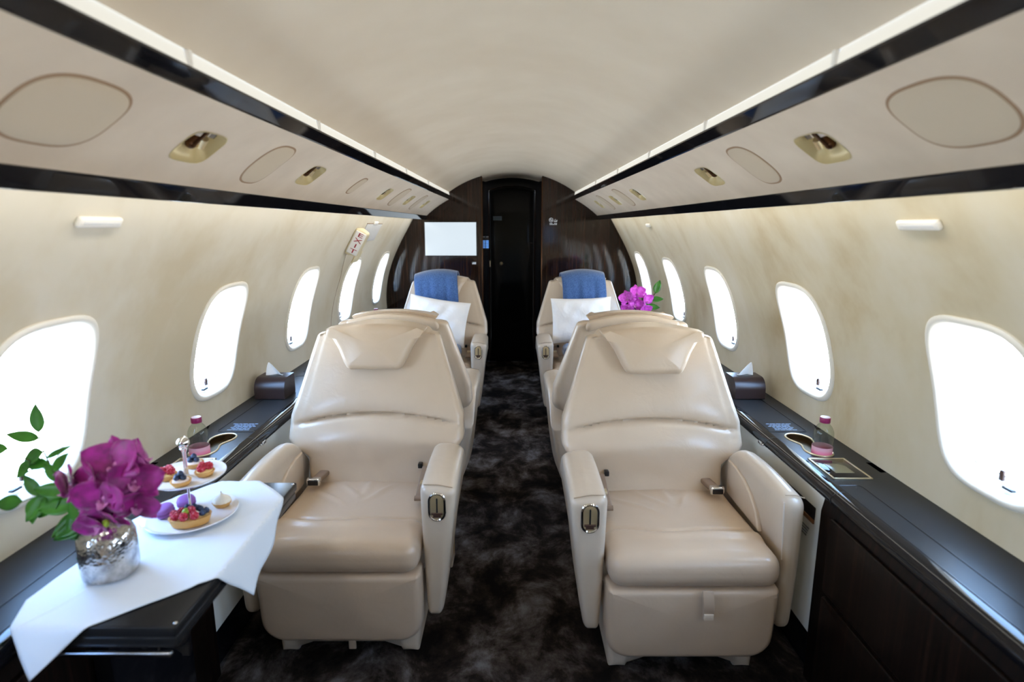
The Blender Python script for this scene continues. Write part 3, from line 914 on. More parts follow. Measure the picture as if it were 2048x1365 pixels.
# ------------------------------------------------------------------ side ledges, dado, cabinets
LZ = 0.645
def cassini(t, a2=0.005825, c2=0.0052):
    r2 = c2 * math.cos(2 * t) + math.sqrt(max(0, a2 * a2 - (c2 * math.sin(2 * t)) ** 2))
    return math.sqrt(max(r2, 1e-8))
for side, sg in SIDE.items():
    o = (sg * 1.0, 1.3, LZ)
    t = thing('side_ledge', 'long charcoal side ledge with rounded black nose running under the %s windows' % side, 'ledge', o)
    cups = [(1.862, 1.000 if sg > 0 else 1.008), (3.93 + 0.30, 1.005)]
    mb = MB(); outlines = []
    edges = [YA]
    for cy, cx in cups: edges += [cy - 0.15, cy + 0.15]
    edges += [YB]
    top = lambda a, b: (sg * b, a, LZ)
    for i in range(len(edges) - 1):
        if i % 2:
            cy, cx = cups[(i - 1) // 2]
            fn = (lambda th, cy=cy, cx=cx: (cy + cassini(th) * math.cos(th), cx + cassini(th) * math.sin(th) + 0.06 * cassini(th) * math.cos(th) * -1), (cy, cx))
            b_, hp = holed_bay(top, edges[i], edges[i + 1], 0.924, 1.130, fn, 14, 4)
            outlines.append((cy, cx, fn[0]))
        else:
            b_, _ = holed_bay(top, edges[i], edges[i + 1], 0.924, 1.130, None, 4)
        mb.add(b_.v, b_.f)
    build('top', local(mb, o), 'ledge', t)
    nose = [(0.9245, LZ), (0.912, 0.6448), (0.900, 0.641), (0.891, 0.634), (0.8865, 0.626), (0.886, 0.618), (0.889, 0.611), (0.896, 0.606), (0.915, 0.604), (0.9245, 0.604)]
    build('nose', local(sweepY([(sg * x, z) for x, z in nose], YA, YB, True, 4), o), 'gloss_black', t)
    for cy, cx, fn in outlines:
        K = 60
        ol = [fn(2 * PI * i / K) for i in range(K)]
        V = [(sg * b, a, LZ) for a, b in ol] + [(sg * b, a, LZ - 0.020) for a, b in ol] + [(sg * cx, cy, LZ - 0.020)]
        F = [(i, (i + 1) % K, K + (i + 1) % K, K + i) for i in range(K)] + [(K + i, K + (i + 1) % K, 2 * K) for i in range(K)]
        w_ = build('cup_holder', local(MB().add(V, F), o), 'well', t)
        build('rim', local(tube([(sg * b, a, LZ + 0.0008) for a, b in ol], 0.0032, 8, True), o), 'gold_satin', w_)
    # touch panel in a gold frame
    y0, y1, x0, x1 = 1.590, 1.738, 0.940, 1.050
    p_ = build('control_panel', local(rbox(min(sg * x0, sg * x1), max(sg * x0, sg * x1), y0, y1, LZ - 0.002, LZ + 0.002, 0.001, (1, 1, 1), 1), o), 'gloss_black', t)
    fr = [(x0, y0), (x1, y0), (x1, y1), (x0, y1)]
    mb = MB()
    for i in range(4):
        (a, b), (c, d) = fr[i], fr[(i + 1) % 4]
        e = 0.0028
        b_ = rbox(min(sg * a, sg * c) - e, max(sg * a, sg * c) + e, min(b, d) - e, max(b, d) + e, LZ, LZ + 0.0035, 0.0008, (1, 1, 1), 1); mb.add(b_.v, b_.f)
    build('gold_frame', local(mb, o), 'gold_satin', p_)
    build('display', local(rbox(min(sg * 0.966, sg * 1.022), max(sg * 0.966, sg * 1.022), 1.628, 1.697, LZ + 0.001, LZ + 0.003, 0.0005, (1, 1, 1), 1), o), mat('dim_display', S(120, 116, 92), 0.2), p_)
    # lids let into the top
    for (ya, yb) in ((1.985, 2.78), (2.86, 3.62), (-0.40, 1.547)):
        xa, xb = 0.928, 1.060 if ya > 1.9 else 0.992
        ol = rrect(xa, xb, ya, yb, (0.003, 0.003, 0.02, 0.02) if False else (0.015, 0.015, 0.003, 0.003), 5)
        g_ = build('lid_gap', local(tube([(sg * x, y, LZ + 0.0002) for x, y in ol], 0.0016, 6, True), o), 'black_plastic', t)
    # placard print on the lid
    mb = MB(); rnd = random.Random(5)
    for rr in range(6):
        xs = 0.945 + rnd.random() * 0.012
        yy = 2.005 + rr * 0.013
        while xs < 1.02:
            xe = xs + 0.008 + rnd.random() * 0.012
            b_ = rbox(min(sg * xs, sg * xe), max(sg * xs, sg * xe), yy, yy + 0.0040, LZ, LZ + 0.0007, 0.0002, (1, 1, 1), 1); mb.add(b_.v, b_.f)
            xs = xe + 0.003
    build('placard_print', local(mb, o), 'print_blue', t)
    # latches along the nose
    for yy in (1.505, 1.93, 2.82):
        build('nose_joint', local(sweepY([(sg * (x - 0.0008 if x < 0.92 else x), z) for x, z in nose], yy - 0.0015, yy + 0.0015, True, 1), o), 'black_plastic', t)
    build('latch', local(join(rbox(sg * 0.8875 - 0.004, sg * 0.8875 + 0.004, 1.955, 1.985, 0.606, 0.618, 0.002, (1, 1, 1), 1), sph((sg * 0.886, 1.945, 0.612), 0.004)), o), 'chrome', t)
    # cream dado below, dark cabinet near the camera
    Y_SPLIT = 1.565
    struct('wall_dado_' + side, sweepY([(sg * 0.905, 0.606), (sg * 0.905, 0.15), (sg * 0.925, 0.15), (sg * 0.925, 0.606)], Y_SPLIT, YB, True, 6), 'dado', smooth=False)
    struct('baseboard_' + side, sweepY([(sg * 0.93, 0.16), (sg * 0.93, 0.0), (sg * 0.96, 0.0), (sg * 0.96, 0.16)], YA, YB, True, 1), 'gloss_black', smooth=False)
    o2 = (sg * 0.93, 0.5, 0.0)
    c_ = thing('side_cabinet', 'dark ebony veneered side cabinet under the %s ledge near the camera' % side, 'cabinet', o2)
    body = [(0.905, 0.602), (0.897, 0.56), (0.897, 0.012), (0.928, 0.012), (0.928, 0.602)]
    build('body', local(sweepY([(sg * x, z) for x, z in body], YA + 0.01, Y_SPLIT - 0.002, True, 4), o2), 'ebony_shaded', c_, smooth=False)
    for (ya, yb, za, zb) in ((0.35, 1.50, 0.05, 0.33), (0.35, 1.50, 0.345, 0.57)):
        pts = rrect(ya, yb, za, zb, (0.01,) * 4, 3)
        dr = build('drawer', local(pad(resample(pts, 0.1), 0.010, 0.004, 2).warp(lambda a, b, h: (sg * (0.897 - h), a, b)), o2), 'ebony_shaded', c_)
    if sg > 0:
        o3 = (0.905, 1.68, 0.52)
        q = thing('literature_pocket', 'dark slot pocket with wooden lip in the cream panel beside the right seat', 'pocket', o3)
        build('slot', local(rbox(0.9035, 0.907, 1.605, 1.80, 0.505, 0.545, 0.001, (1, 1, 1), 1), o3), 'black_plastic', q)
        build('lip', local(rbox(0.900, 0.907, 1.605, 1.80, 0.492, 0.506, 0.003, (1, 1, 1), 2), o3), mat('walnut_lip', S(120, 78, 44), 0.4), q)
        mb = MB()
        for rr in range(4):
            b_ = rbox(0.9036, 0.906, 1.63 + 0.004 * rr, 1.74, 0.462 - rr * 0.009, 0.467 - rr * 0.009, 0.0003, (1, 1, 1), 1); mb.add(b_.v, b_.f)
        build('notice', local(mb, o3), mat('grey_print', S(130, 128, 122), 0.6), q)

# ------------------------------------------------------------------ seats
def lerp(a, b, t): return a + (b - a) * t
def interp(x, xs, ys): return float(np.interp(x, xs, ys))
BW_Z = [0.38, 0.515, 0.535, 0.555, 0.580, 0.66, 0.90, 0.935, 0.955]
BW_W = [0.246, 0.252, 0.276, 0.318, 0.332, 0.328, 0.254, 0.243, 0.236]
def back_w(z): return interp(z, BW_Z, BW_W)
def back_y(z): return 0.455 + (z - 0.44) * 0.30          # front plane of the backrest
def back_th(z): return interp(z, [0.42, 0.6, 0.965], [0.12, 0.125, 0.085])
def back_pt(xn, fy, z):
    w = back_w(z)
    x = xn * w
    zc_ = 0.674 - 0.050 * xn * xn
    fade = 1 - min(1, max(0, (abs(xn) - 0.74) / 0.2))
    y = back_y(z) + fy * back_th(z)
    d = 0.0
    g = z - zc_
    d += 0.022 * fade * math.exp(-(g / 0.0075) ** 2)                       # crease
    if g < 0: d -= 0.030 * math.exp(-((g + 0.075) / 0.07) ** 2) * (1 - 0.6 * xn * xn)   # lumbar bulge
    else: d -= 0.010 * math.exp(-((g - 0.055) / 0.05) ** 2) * (1 - 0.5 * xn * xn)
    d += 0.020 * xn ** 4                                          # edges fall away
    d += 0.010 * math.exp(-((abs(xn) - 0.90) / 0.012) ** 2) if z > 0.60 else 0
    return (x, y + d * (1 - fy), z)

def make_seat(a):
    t = thing('leather_armchair', 'cream leather cabin seat', 'seat')
    # base shroud with feet
    ol = [(-0.225, 0.0), (-0.17, 0.0), (-0.155, 0.03), (0.155, 0.03), (0.17, 0.0), (0.225, 0.0), (0.23, 0.06), (0.215, 0.16), (-0.215, 0.16), (-0.23, 0.06)]
    build('base', pad(resample(ol, 0.03), 0.42, 0.02, 3).warp(lambda x, z, h: (x, 0.52 - h, z)), 'leather_shell', t)
    # leg rest
    ol = resample(rrect(-0.250, 0.250, 0.088, 0.334, (0.075, 0.012, 0.012, 0.075), 8), 0.03)
    build('leg_rest', pad(ol, 0.085, 0.022, 6, 0.006).warp(lambda x, z, h: (x, 0.090 - h + 0.10 * max(0, 0.33 - z), z)), 'leather_shaded', t)
    # seat cushion
    mb = rbox(-0.249, 0.249, -0.004, 0.52, 0.332, 0.436, 0.044, (56, 64, 4), 5)
    def cush(x, y, z):
        top = (z - 0.332) / 0.1
        if top > 0.5:
            z += (0.012 * (1 - (x / 0.254) ** 2)) * min(1, max(0, (y + 0.004) / 0.08))
            fold = y - (0.150 + 0.03 * (x / 0.25) ** 2 + 0.006 * math.sin(x * 23))
            z += -0.010 * math.exp(-(fold / 0.008) ** 2) + 0.009 * math.exp(-((fold + 0.03) / 0.022) ** 2)
            for (x0, sl, y0) in ((-0.05, -0.5, 0.38), (0.01, 0.25, 0.40), (0.06, 0.7, 0.36), (-0.11, -0.8, 0.33)):
                dd = (x - x0) - sl * (y - y0)
                z += 0.0055 * math.exp(-((dd + 0.012 * math.sin((y - y0) * 30)) / 0.013) ** 2) * math.exp(-((y - y0) / 0.06) ** 2)
        sl = 0.018 * (1 - min(1, max(0, y / 0.4)))
        return (x, y, z - 0.012 + sl)
    build('seat_cushion', mb.warp(cush), 'leather_shaded', t)
    # backrest
    mb = rbox(-1, 1, 0, 1, 0.40, 0.965, 0.03, (2, 2, 2), 2)
    # explicit grid: front + rounded sides + rear
    NX, NZ = 44, 90
    V, F = [], []
    zs = np.linspace(0.38, 0.955, NZ + 1)
    prof = []
    for i in range(NX + 1): prof.append((-1 + 2 * i / NX, 0.0))
    loop = []
    rr = 0.07
    for (xn, fy) in prof: loop.append((xn * (1 - rr), 0.0))
    for k in range(1, 5):
        g = PI / 2 * k / 4; loop.append((1 - rr + rr * math.sin(g), 0.22 * (1 - math.cos(g))))
    for k in range(0, 5):
        g = PI / 2 * k / 4; loop.append((1 - 0.12 * (1 - math.cos(g)), 0.72 + 0.28 * math.sin(g)))
    for k in range(1, 12): loop.append((0.88 - 1.76 * k / 12, 1.0))
    for k in range(4, -1, -1):
        g = PI / 2 * k / 4; loop.append((-1 + 0.12 * (1 - math.cos(g)), 0.72 + 0.28 * math.sin(g)))
    for k in range(4, 0, -1):
        g = PI / 2 * k / 4; loop.append((-1 + rr - rr * math.sin(g), 0.22 * (1 - math.cos(g))))
    n_ = len(loop)
    for z in zs:
        for (xn, fy) in loop: V.append(back_pt(xn, fy, z))
    # rounded top cap
    for (sc_, dz) in ((0.97, 0.007), (0.90, 0.011), (0.5, 0.012)):
        for (xn, fy) in loop:
            p = back_pt(xn * sc_, 0.5 + (fy - 0.5) * sc_, 0.955)
            V.append((p[0], p[1], 0.955 + dz))
    rows = NZ + 3
    for j in range(rows):
        for i in range(n_):
            k = (i + 1) % n_
            F.append((j * n_ + i, j * n_ + k, (j + 1) * n_ + k, (j + 1) * n_ + i))
    F.append(tuple(rows * n_ + i for i in range(n_))); F.append(tuple(range(n_ - 1, -1, -1)))
    bk = build('backrest', MB().add(V, F), 'leather', t, True, (a * 0.014, 0, 0))
    for s in (-1, 1):
        pts = [Vector(back_pt(s * 0.985, 0.30, z)) for z in np.linspace(0.60, 0.945, 22)]
        build('piping', tube(pts, 0.0025, 6), 'piping', bk)
    # headrest: shaped pad and a cap over the top
    ol = []
    rt = [(0.088, 0.845), (0.102, 0.852), (0.114, 0.872), (0.136, 0.918), (0.158, 0.952), (0.176, 0.972), (0.186, 0.983)]
    ol += rt + [(0.186 - 0.372 * i / 14, 0.989 + 0.022 * (1 - ((0.186 - 0.372 * i / 14) / 0.186) ** 2)) for i in range(0, 15)]
    ol += [(-x, z) for x, z in rt[::-1]]
    hp = pad(resample(ol, 0.014), 0.088, 0.030, 7, 0.008, True, 7).warp(lambda x, z, h: (x, back_y(z) + 0.020 - h + 0.25 * x * x, z))
    cap = rbox(-0.200, 0.200, 0.0, 0.112, 0.964, 1.014, 0.022, (16, 4, 3), 5)
    def capw(x, y, z):
        q = (x / 0.2) ** 2
        return (x, back_y(z) - 0.012 + y + 0.25 * x * x * (1 - y / 0.105), z - 0.034 * q - 0.004 - 0.012 * (z - 0.964) / 0.05 * (1 - y / 0.105))
    build('headrest', join(hp, cap.warp(capw)), 'leather', t, True, (a * 0.016, 0, 0))
    # arms
    def arm(side, aisle):
        mb = rbox(0, 1, 0.050, 0.58, 0.14, 0.605, 0.02, (2, 2, 2), 2)
        NXa, NYa, NZa = 8, 26, 22
        mb = rbox(0, 0.1, 0.050, 0.58, 0.14, 0.605, 0.028 if aisle else 0.040, (NXa, NYa, NZa), 5)
        def f(x, y, z):
            u = x / 0.1
            s = (z - 0.14) / 0.465
            inn = 0.250 if aisle else 0.252
            wid = lerp(0.054, 0.112, min(1, max(0, s)) ** 0.75) if aisle else lerp(0.060, 0.078, min(1, s))
            out = inn + wid
            if aisle: inn += 0.010 * (1 - s)
            else:
                inn += 0.030 * (1 - s); out += 0.022 * (1 - s) - 0.004
            tz = 0.0
            if y < 0.40: tz = 0.010 * math.sin(PI * min(1, max(0, (y - 0.05) / 0.40)))
            else: tz = -0.15 * ((y - 0.40) / 0.18) ** 1.6
            z2 = z + tz * max(0, s) ** 1.5
            # lower edge rises towards the rear
            z2 += (1 - s) * 0.05 * max(0, (y - 0.15) / 0.43)
            y2 = y + 0.035 * (1 - s) ** 2 * (1 - (y - 0.05) / 0.53)
            xx = lerp(inn, out, u)
            # top outer edge is softly cut
            if s > 0.85 and u > 0.5: z2 -= 0.012 * (u - 0.5) * 2 * (s - 0.85) / 0.15
            # the arm tapers towards the back
            if y > 0.3: xx -= 0.10 * (u) * (y - 0.3) * 0.35
            return (side * xx, y2, z2)
        A = build('armrest', mb.warp(f), 'leather_shell', t)
        s_ = side
        P = lambda x, y, z: f(x, y, z)
        build('seam', tube([P(q * 0.1, 0.0495, 0.585 + 0.012 * (1 - abs(q - 0.5) * 2)) if False else P(q * 0.1, 0.062, 0.6045) for q in np.linspace(0.12, 0.9, 8)], 0.0015, 6), 'piping', A)
        if aisle:
            cx = s_ * 0.304; cz = 0.540; cy = 0.0515
            stad = lambda hw, hh, k=10: [(cx + hw * math.cos(g), cz + (hh - hw) + hw * math.sin(g)) for g in np.linspace(0, PI, k)] + [(cx + hw * math.cos(g), cz - (hh - hw) + hw * math.sin(g)) for g in np.linspace(PI, 2 * PI, k)]
            cp = build('control_panel', pad(stad(0.0205, 0.0400), 0.004, 0.001, 2).warp(lambda x, z, h: (x, cy - h, z)), 'gold', A)
            build('bezel', tube([(x, cy - 0.003, z) for x, z in stad(0.0235, 0.0430)], 0.0042, 8, True), 'chrome', cp)
            build('lever_slot', rbox(cx - 0.0022, cx + 0.0022, cy - 0.0062, cy - 0.002, cz - 0.020, cz + 0.028, 0.001, (1, 1, 1), 1), 'black_plastic', cp)
            build('lever', join(rbox(cx - 0.017, cx + 0.017, cy - 0.010, cy - 0.003, cz - 0.024, cz - 0.018, 0.0015, (1, 1, 1), 1), rbox(cx - 0.012, cx + 0.012, cy - 0.007, cy - 0.003, cz - 0.034, cz - 0.026, 0.001, (1, 1, 1), 1)), 'brown_tab', cp)
        else:
            # padded inner bolster with an arched front edge
            ol = [(0.47, 0.42), (0.47, 0.545), (0.40, 0.545), (0.33, 0.532), (0.27, 0.508), (0.22, 0.47), (0.19, 0.42)]
            b_ = pad(resample(ol, 0.02), 0.014, 0.006, 4, 0.002).warp(lambda y, z, h: (s_ * (0.262 - h), y, z))
            build('side_bolster', b_, 'leather', A)
            build('edge_seam', tube([P(0.004, 0.056, z) for z in np.linspace(0.40, 0.585, 8)], 0.002, 6), 'seam_pale', A)
        return A
    arm(a, True); arm(-a, False)
    # seat belt: buckle on the window side, leather tab on the aisle side
    bx = -a * 0.188
    sb = build('seat_belt', rbox(bx - 0.019, bx + 0.019, 0.40, 0.475, 0.450, 0.467, 0.006, (2, 3, 1), 2).warp(lambda x, y, z: (x + (y - 0.40) * a * 0.25, y, z + (y - 0.40) * 0.10)), 'belt', t)
    build('buckle', rbox(bx - 0.024, bx + 0.024, 0.385, 0.412, 0.447, 0.475, 0.005, (1, 1, 1), 2), 'chrome', sb)
    build('release_button', rbox(bx - 0.019, bx + 0.019, 0.382, 0.392, 0.451, 0.471, 0.004, (1, 1, 1), 2), 'black_plastic', sb)
    bx = a * 0.220
    sb = build('seat_belt', join(rbox(bx - 0.020, bx + 0.020, 0.26, 0.44, 0.455, 0.465, 0.004, (2, 6, 1), 2).warp(lambda x, y, z: (x, y, z + (y - 0.26) * 0.22)), cyl((bx - 0.021, 0.263, 0.462), (bx + 0.021, 0.263, 0.462), 0.009, 10)), 'belt', t)
    build('tongue', join(rbox(bx - 0.013, bx + 0.013, 0.325, 0.355, 0.478, 0.488, 0.002, (1, 1, 1), 1)), 'gold_satin', sb)
    build('latch', rbox(bx - a * 0.030 - 0.008, bx - a * 0.030 + 0.008, 0.445, 0.470, 0.490, 0.508, 0.003, (1, 1, 1), 1), 'black_plastic', sb)
    return t

seat_pos = make_seat(1)        # aisle arm on +x
seat_neg = make_seat(-1)
G = 'cream leather cabin seats along the aisle'
SX = 0.530
def place(seat, x, y, rz, label):
    seat.location = (x, y, 0); seat.rotation_euler = (0, 0, rz); seat['label'] = label; seat['group'] = G
    return seat
s_fl = place(seat_pos, -SX, 1.575, 0, 'cream leather armchair nearest the camera left of the aisle, partly behind the table')
s_fr = place(seat_neg, SX, 1.505, 0, 'cream leather armchair nearest the camera right of the aisle, strap on its leg rest')
r2l = place(copy_tree(seat_neg), -SX, 3.17, PI, 'cream leather armchair facing away, back to back with the near left seat')
r2r = place(copy_tree(seat_pos), SX, 3.14, PI, 'cream leather armchair facing away, back to back with the near right seat')
for s_ in (r2l, r2r):                       # their headrests are pushed down
    for ch in s_.children:
        if ch.name.startswith('headrest'): ch.location.z = -0.004
place(copy_tree(seat_pos), -SX, 3.76, 0, 'far cream leather armchair in front of the monitor, draped with a blue throw')
place(copy_tree(seat_neg), SX, 3.76, 0, 'far cream leather armchair right of the door, draped with a blue throw')
place(copy_tree(seat_neg), -SX, 0.36, PI, 'cream leather armchair behind the camera on the left, added unseen to shade the near seats')  # out-of-view pair, added to keep light off the near seats' lower parts
place(copy_tree(seat_pos), SX, 0.36, PI, 'cream leather armchair behind the camera on the right, added unseen to shade the near seats')
# straps that only the two near seats show
st = build('pull_strap', rbox(-0.016, 0.016, 0, 0.005, 0.262, 0.350, 0.002, (2, 1, 5), 2).warp(lambda x, y, z: (x + 0.028 + (0.35 - z) * 0.05, y - 0.018 + 0.12 * (0.35 - z) * 0.05 - 0.010 * math.sin((0.35 - z) / 0.09 * PI), z)), 'strap', s_fr)
build('clip', rbox(0.018, 0.046, -0.028, -0.014, 0.263, 0.282, 0.002, (1, 1, 1), 1), 'leather_shell', st)
build('pull_strap', rbox(0.0, 0.024, 0.088, 0.094, 0.02, 0.118, 0.002, (1, 1, 3), 1), 'leather_shaded', s_fl)

o = (-0.241, 2.20, 0.0)
t = thing('courtesy_light', 'small gold courtesy light at floor level on the aisle side of the left seats', 'light', o)
build('housing', rbox(-0.03, 0.0, -0.05, 0.05, 0.0, 0.16, 0.008, (1, 1, 1), 2), 'leather_shell', t)
build('lens', lathe([(0.0001, 0.004), (0.010, 0.003), (0.013, 0.0)], 20, (0, 0, 0), False).warp(lambda x, y, z: (z + 0.0002, x * 1.4, 0.088 + y * 4.6)), 'gold', t)

# ------------------------------------------------------------------ folding tables
TZ = 0.672
def table(sg, y0, y1, label, xin=0.597):
    o = (sg * 0.76, (y0 + y1) / 2, 0.0)
    t = thing('folding_table', label, 'table', o, 0, None)
    xa, xb = min(sg * xin, sg * 0.884), max(sg * xin, sg * 0.884)
    build('table_top', local(rbox(xa, xb, y0, y1, TZ - 0.022, TZ, 0.004, (2, 2, 1), 2), o), 'table_lacquer', t)
    build('lower_leaf', local(rbox(xa + 0.004, xb - 0.004, y0 + 0.004, y1 - 0.004, TZ - 0.046, TZ - 0.0235, 0.004, (2, 2, 1), 2), o), 'table_lacquer', t)
    build('edge_rail', local(rbox(xa + 0.01, xb - 0.01, y0 - 0.006, y0 + 0.004, TZ - 0.058, TZ - 0.0475, 0.003, (2, 1, 1), 2), o), 'gunmetal', t)
    for yy in (y0 + 0.012, y1 - 0.012):
        build('catch', local(rbox(sg * (xin + 0.006) - 0.003, sg * (xin + 0.006) + 0.003, yy - 0.003, yy + 0.003, TZ - 0.003, TZ + 0.0008, 0.001, (1, 1, 1), 1), o), 'chrome', t)
    build('support_arm', local(rbox(min(sg * 0.84, sg * 0.884), max(sg * 0.84, sg * 0.884), (y0 + y1) / 2 - 0.14, (y0 + y1) / 2 + 0.14, 0.03, TZ - 0.046, 0.006, (1, 1, 2), 2), o), 'gloss_black', t)
    return t
table(-1, 0.914, 1.510, 'black lacquered folding table by the left wall under the white cloth')
table(1, 3.24, 3.68, 'black lacquered folding table between the far seats, under the orchid vase', 0.62)

# white cloth over the near table
def cloth():
    D, Cc = np.array([-0.845, 0.822]), np.array([-0.480, 1.165])
    topl = [np.array(p) for p in ((-0.918, 0.985), (-0.912, 1.12), (-0.916, 1.28), (-0.875, 1.42), (-0.800, 1.515), (-0.722, 1.528))]
    seg = [0]
    for i in range(5): seg.append(seg[-1] + np.linalg.norm(topl[i + 1] - topl[i]))
    seg = [q / seg[-1] for q in seg]
    N_ = 60
    V, F = [], []
    z0 = TZ + 0.0018
    def drop(d): return max(0.0, d - 0.004) if d > 0.008 else d * d / 0.016
    for i in range(N_ + 1):
        s_ = i / N_
        tp = np.array([np.interp(s_, seg, [p[0] for p in topl]), np.interp(s_, seg, [p[1] for p in topl])])
        bt = D + (Cc - D) * s_
        for j in range(N_ + 1):
            q = j / N_
            p = bt + (tp - bt) * q
            # right side bulges outwards a little
            p = p + np.array([0.030, 0.030]) * max(0, s_ - 0.6) / 0.4 * math.sin(PI * q)
            x, y, z = p[0], p[1], z0
            z += 0.0010 * (1 + math.sin(40 * (x + y)) * math.sin(13 * (x - y))) + 0.0016 * math.exp(-((s_ - 0.62) / 0.02) ** 2) + 0.0016 * math.exp(-((q - 0.45) / 0.02) ** 2)
            ex = x + 0.597
            if ex > 0:
                z -= drop(ex); x = -0.597 + 0.004 * (1 - math.exp(-ex / 0.004)) + 0.12 * max(0, ex - 0.01) + 0.004 * math.sin(y * 45) * min(1, ex / 0.05)
            ey = 0.914 - y
            if ey > 0:
                z -= drop(ey); y = 0.914 - 0.008 * (1 - math.exp(-ey / 0.004)) - 0.20 * max(0, ey - 0.01) - 0.004 * math.sin(x * 50) * min(1, ey / 0.05)
            ef = y - 1.510
            if ef > 0:
                z -= drop(ef); y = 1.510 + 0.004 * (1 - math.exp(-ef / 0.004)) + 0.05 * ef
            V.append((x, y, z))
    for i in range(N_):
        for j in range(N_):
            a = i * (N_ + 1) + j
            F.append((a, a + 1, a + N_ + 2, a + N_ + 1))
    o = build('napkin', MB().add(V, F), 'cloth')
    md = o.modifiers.new('thickness', 'SOLIDIFY'); md.thickness = 0.0012; md.offset = 1
    tag(o, 'white linen cloth laid diagonally over the black table, corners hanging down', 'cloth')
cloth()

# ------------------------------------------------------------------ vases and flowers
CZ = TZ + 0.0072
def vase(name, label, loc, s_=1.0):
    t = thing(name, label, 'vase', loc)
    prof = [(0.030, 0.0), (0.044, 0.0005), (0.049, 0.005), (0.0515, 0.02), (0.0515, 0.065), (0.0505, 0.085), (0.046, 0.097), (0.036, 0.106), (0.025, 0.111), (0.020, 0.117), (0.020, 0.128), (0.024, 0.134), (0.0235, 0.1355), (0.019, 0.132), (0.017, 0.12), (0.017, 0.06)]
    build('body', lathe([(r * s_, z * s_) for r, z in [(0.0001, 0.0)] + prof[:10]], 48, (0, 0, 0), False), 'silver', t)
    build('neck', lathe([(r * s_, z * s_) for r, z in prof[9:]], 40, (0, 0, 0), False), 'silver', t)
    return t
vase('flower_vase', 'hammered silver vase with magenta orchids standing on the white table cloth', (-0.813, 1.070, CZ))

def petal(L_, W_, curl, cup, tipp=1.2, n_=9):
    """petal growing along +y from the origin, facing +z"""
    V, F = [], []
    for i in range(n_ + 1):
        s_ = i / n_
        w = W_ * (math.sin(PI * min(1, s_ ** 0.75)) ** 0.65) * (1 if s_ < 1 else 0) + 0.002 * (1 - s_)
        for j in range(7):
            u = -1 + j / 3
            V.append((u * w, L_ * s_, curl * L_ * s_ * s_ - cup * W_ * u * u * (1 if True else 0) + 0.0015 * math.sin(9 * s_ + 4 * u)))
    for i in range(n_):
        for j in range(6):
            a = i * 7 + j
            F.append((a, a + 1, a + 8, a + 7))
    return MB().add(V, F)
def solid(o, th):
    md = o.modifiers.new('thickness', 'SOLIDIFY'); md.thickness = th; md.offset = 0
    return o
def bloom(parent, c, face, roll, R_, m, rnd):
    face = Vector(face).normalized()
    up = Vector((0, 0, 1)) - face * face.z
    up.normalize()
    ex = up.cross(face).normalized()
    base = frame_mtx(c, ex, up, face)
    mb = MB()
    for k, (ang, L_, W_, cu, cp) in enumerate(((0, 0.95, 0.30, 0.05, 0.15), (2.15, 0.92, 0.28, 0.02, 0.15), (-2.15, 0.92, 0.28, 0.02, 0.15), (1.15, 1.0, 0.52, 0.16, -0.12), (-1.15, 1.0, 0.52, 0.16, -0.12))):
        p = petal(R_ * L_, R_ * W_, cu + rnd.uniform(-0.08, 0.12), cp)
        mt = base @ Matrix.Rotation(roll + ang + rnd.uniform(-0.12, 0.12), 4, 'Z') @ Matrix.Rotation(rnd.uniform(0.1, 0.35), 4, 'X') @ Matrix.Translation((0, 0, 0.002 * k))
        p.xf(mt); mb.add(p.v, p.f)
    b = solid(build('bloom', mb, m, parent), 0.0008)
    lp = petal(R_ * 0.5, R_ * 0.17, 0.5, -0.5)
    lp.xf(base @ Matrix.Rotation(roll + PI, 4, 'Z') @ Matrix.Rotation(0.5, 4, 'X'))
    col = sph((0, 0, 0), R_ * 0.09, 8).xf(base @ Matrix.Translation((0, 0, R_ * 0.1)))
    solid(build('lip', join(lp, col), 'lip', b), 0.0006)
def leaf_mb(L_, W_, bend):
    V, F = [], []
    n_ = 10
    for i in range(n_ + 1):
        s_ = i / n_
        w = W_ * math.sin(PI * s_ ** 0.8) ** 0.9 + 0.0004
        for j in range(5):
            u = -1 + j / 2
            V.append((u * w, L_ * s_, bend * L_ * s_ * s_ + 0.25 * W_ * u * u))
    for i in range(n_):
        for j in range(4):
            a = i * 5 + j
            F.append((a, a + 1, a + 6, a + 5))
    return MB().add(V, F)
def bez(p, n_=14):
    p = [Vector(q) for q in p]
    out = []
    for i in range(n_ + 1):
        t_ = i / n_
        q = p[:]
        while len(q) > 1: q = [q[k].lerp(q[k + 1], t_) for k in range(len(q) - 1)]
        out.append(q[0])
    return out
def leafat(parent, p, d, L_, W_, rnd, nrm=(0.1, -0.8, 0.5)):
    d = Vector(d).normalized(); n_ = Vector(nrm); n_ = (n_ - d * n_.dot(d)).normalized()
    ex = d.cross(n_).normalized()
    mb = leaf_mb(L_ * 1.12, W_ * 1.15, rnd.uniform(-0.25, 0.1)).xf(frame_mtx(p, ex, d, n_))
    solid(build('leaf', mb, 'leaf', parent), 0.0006)

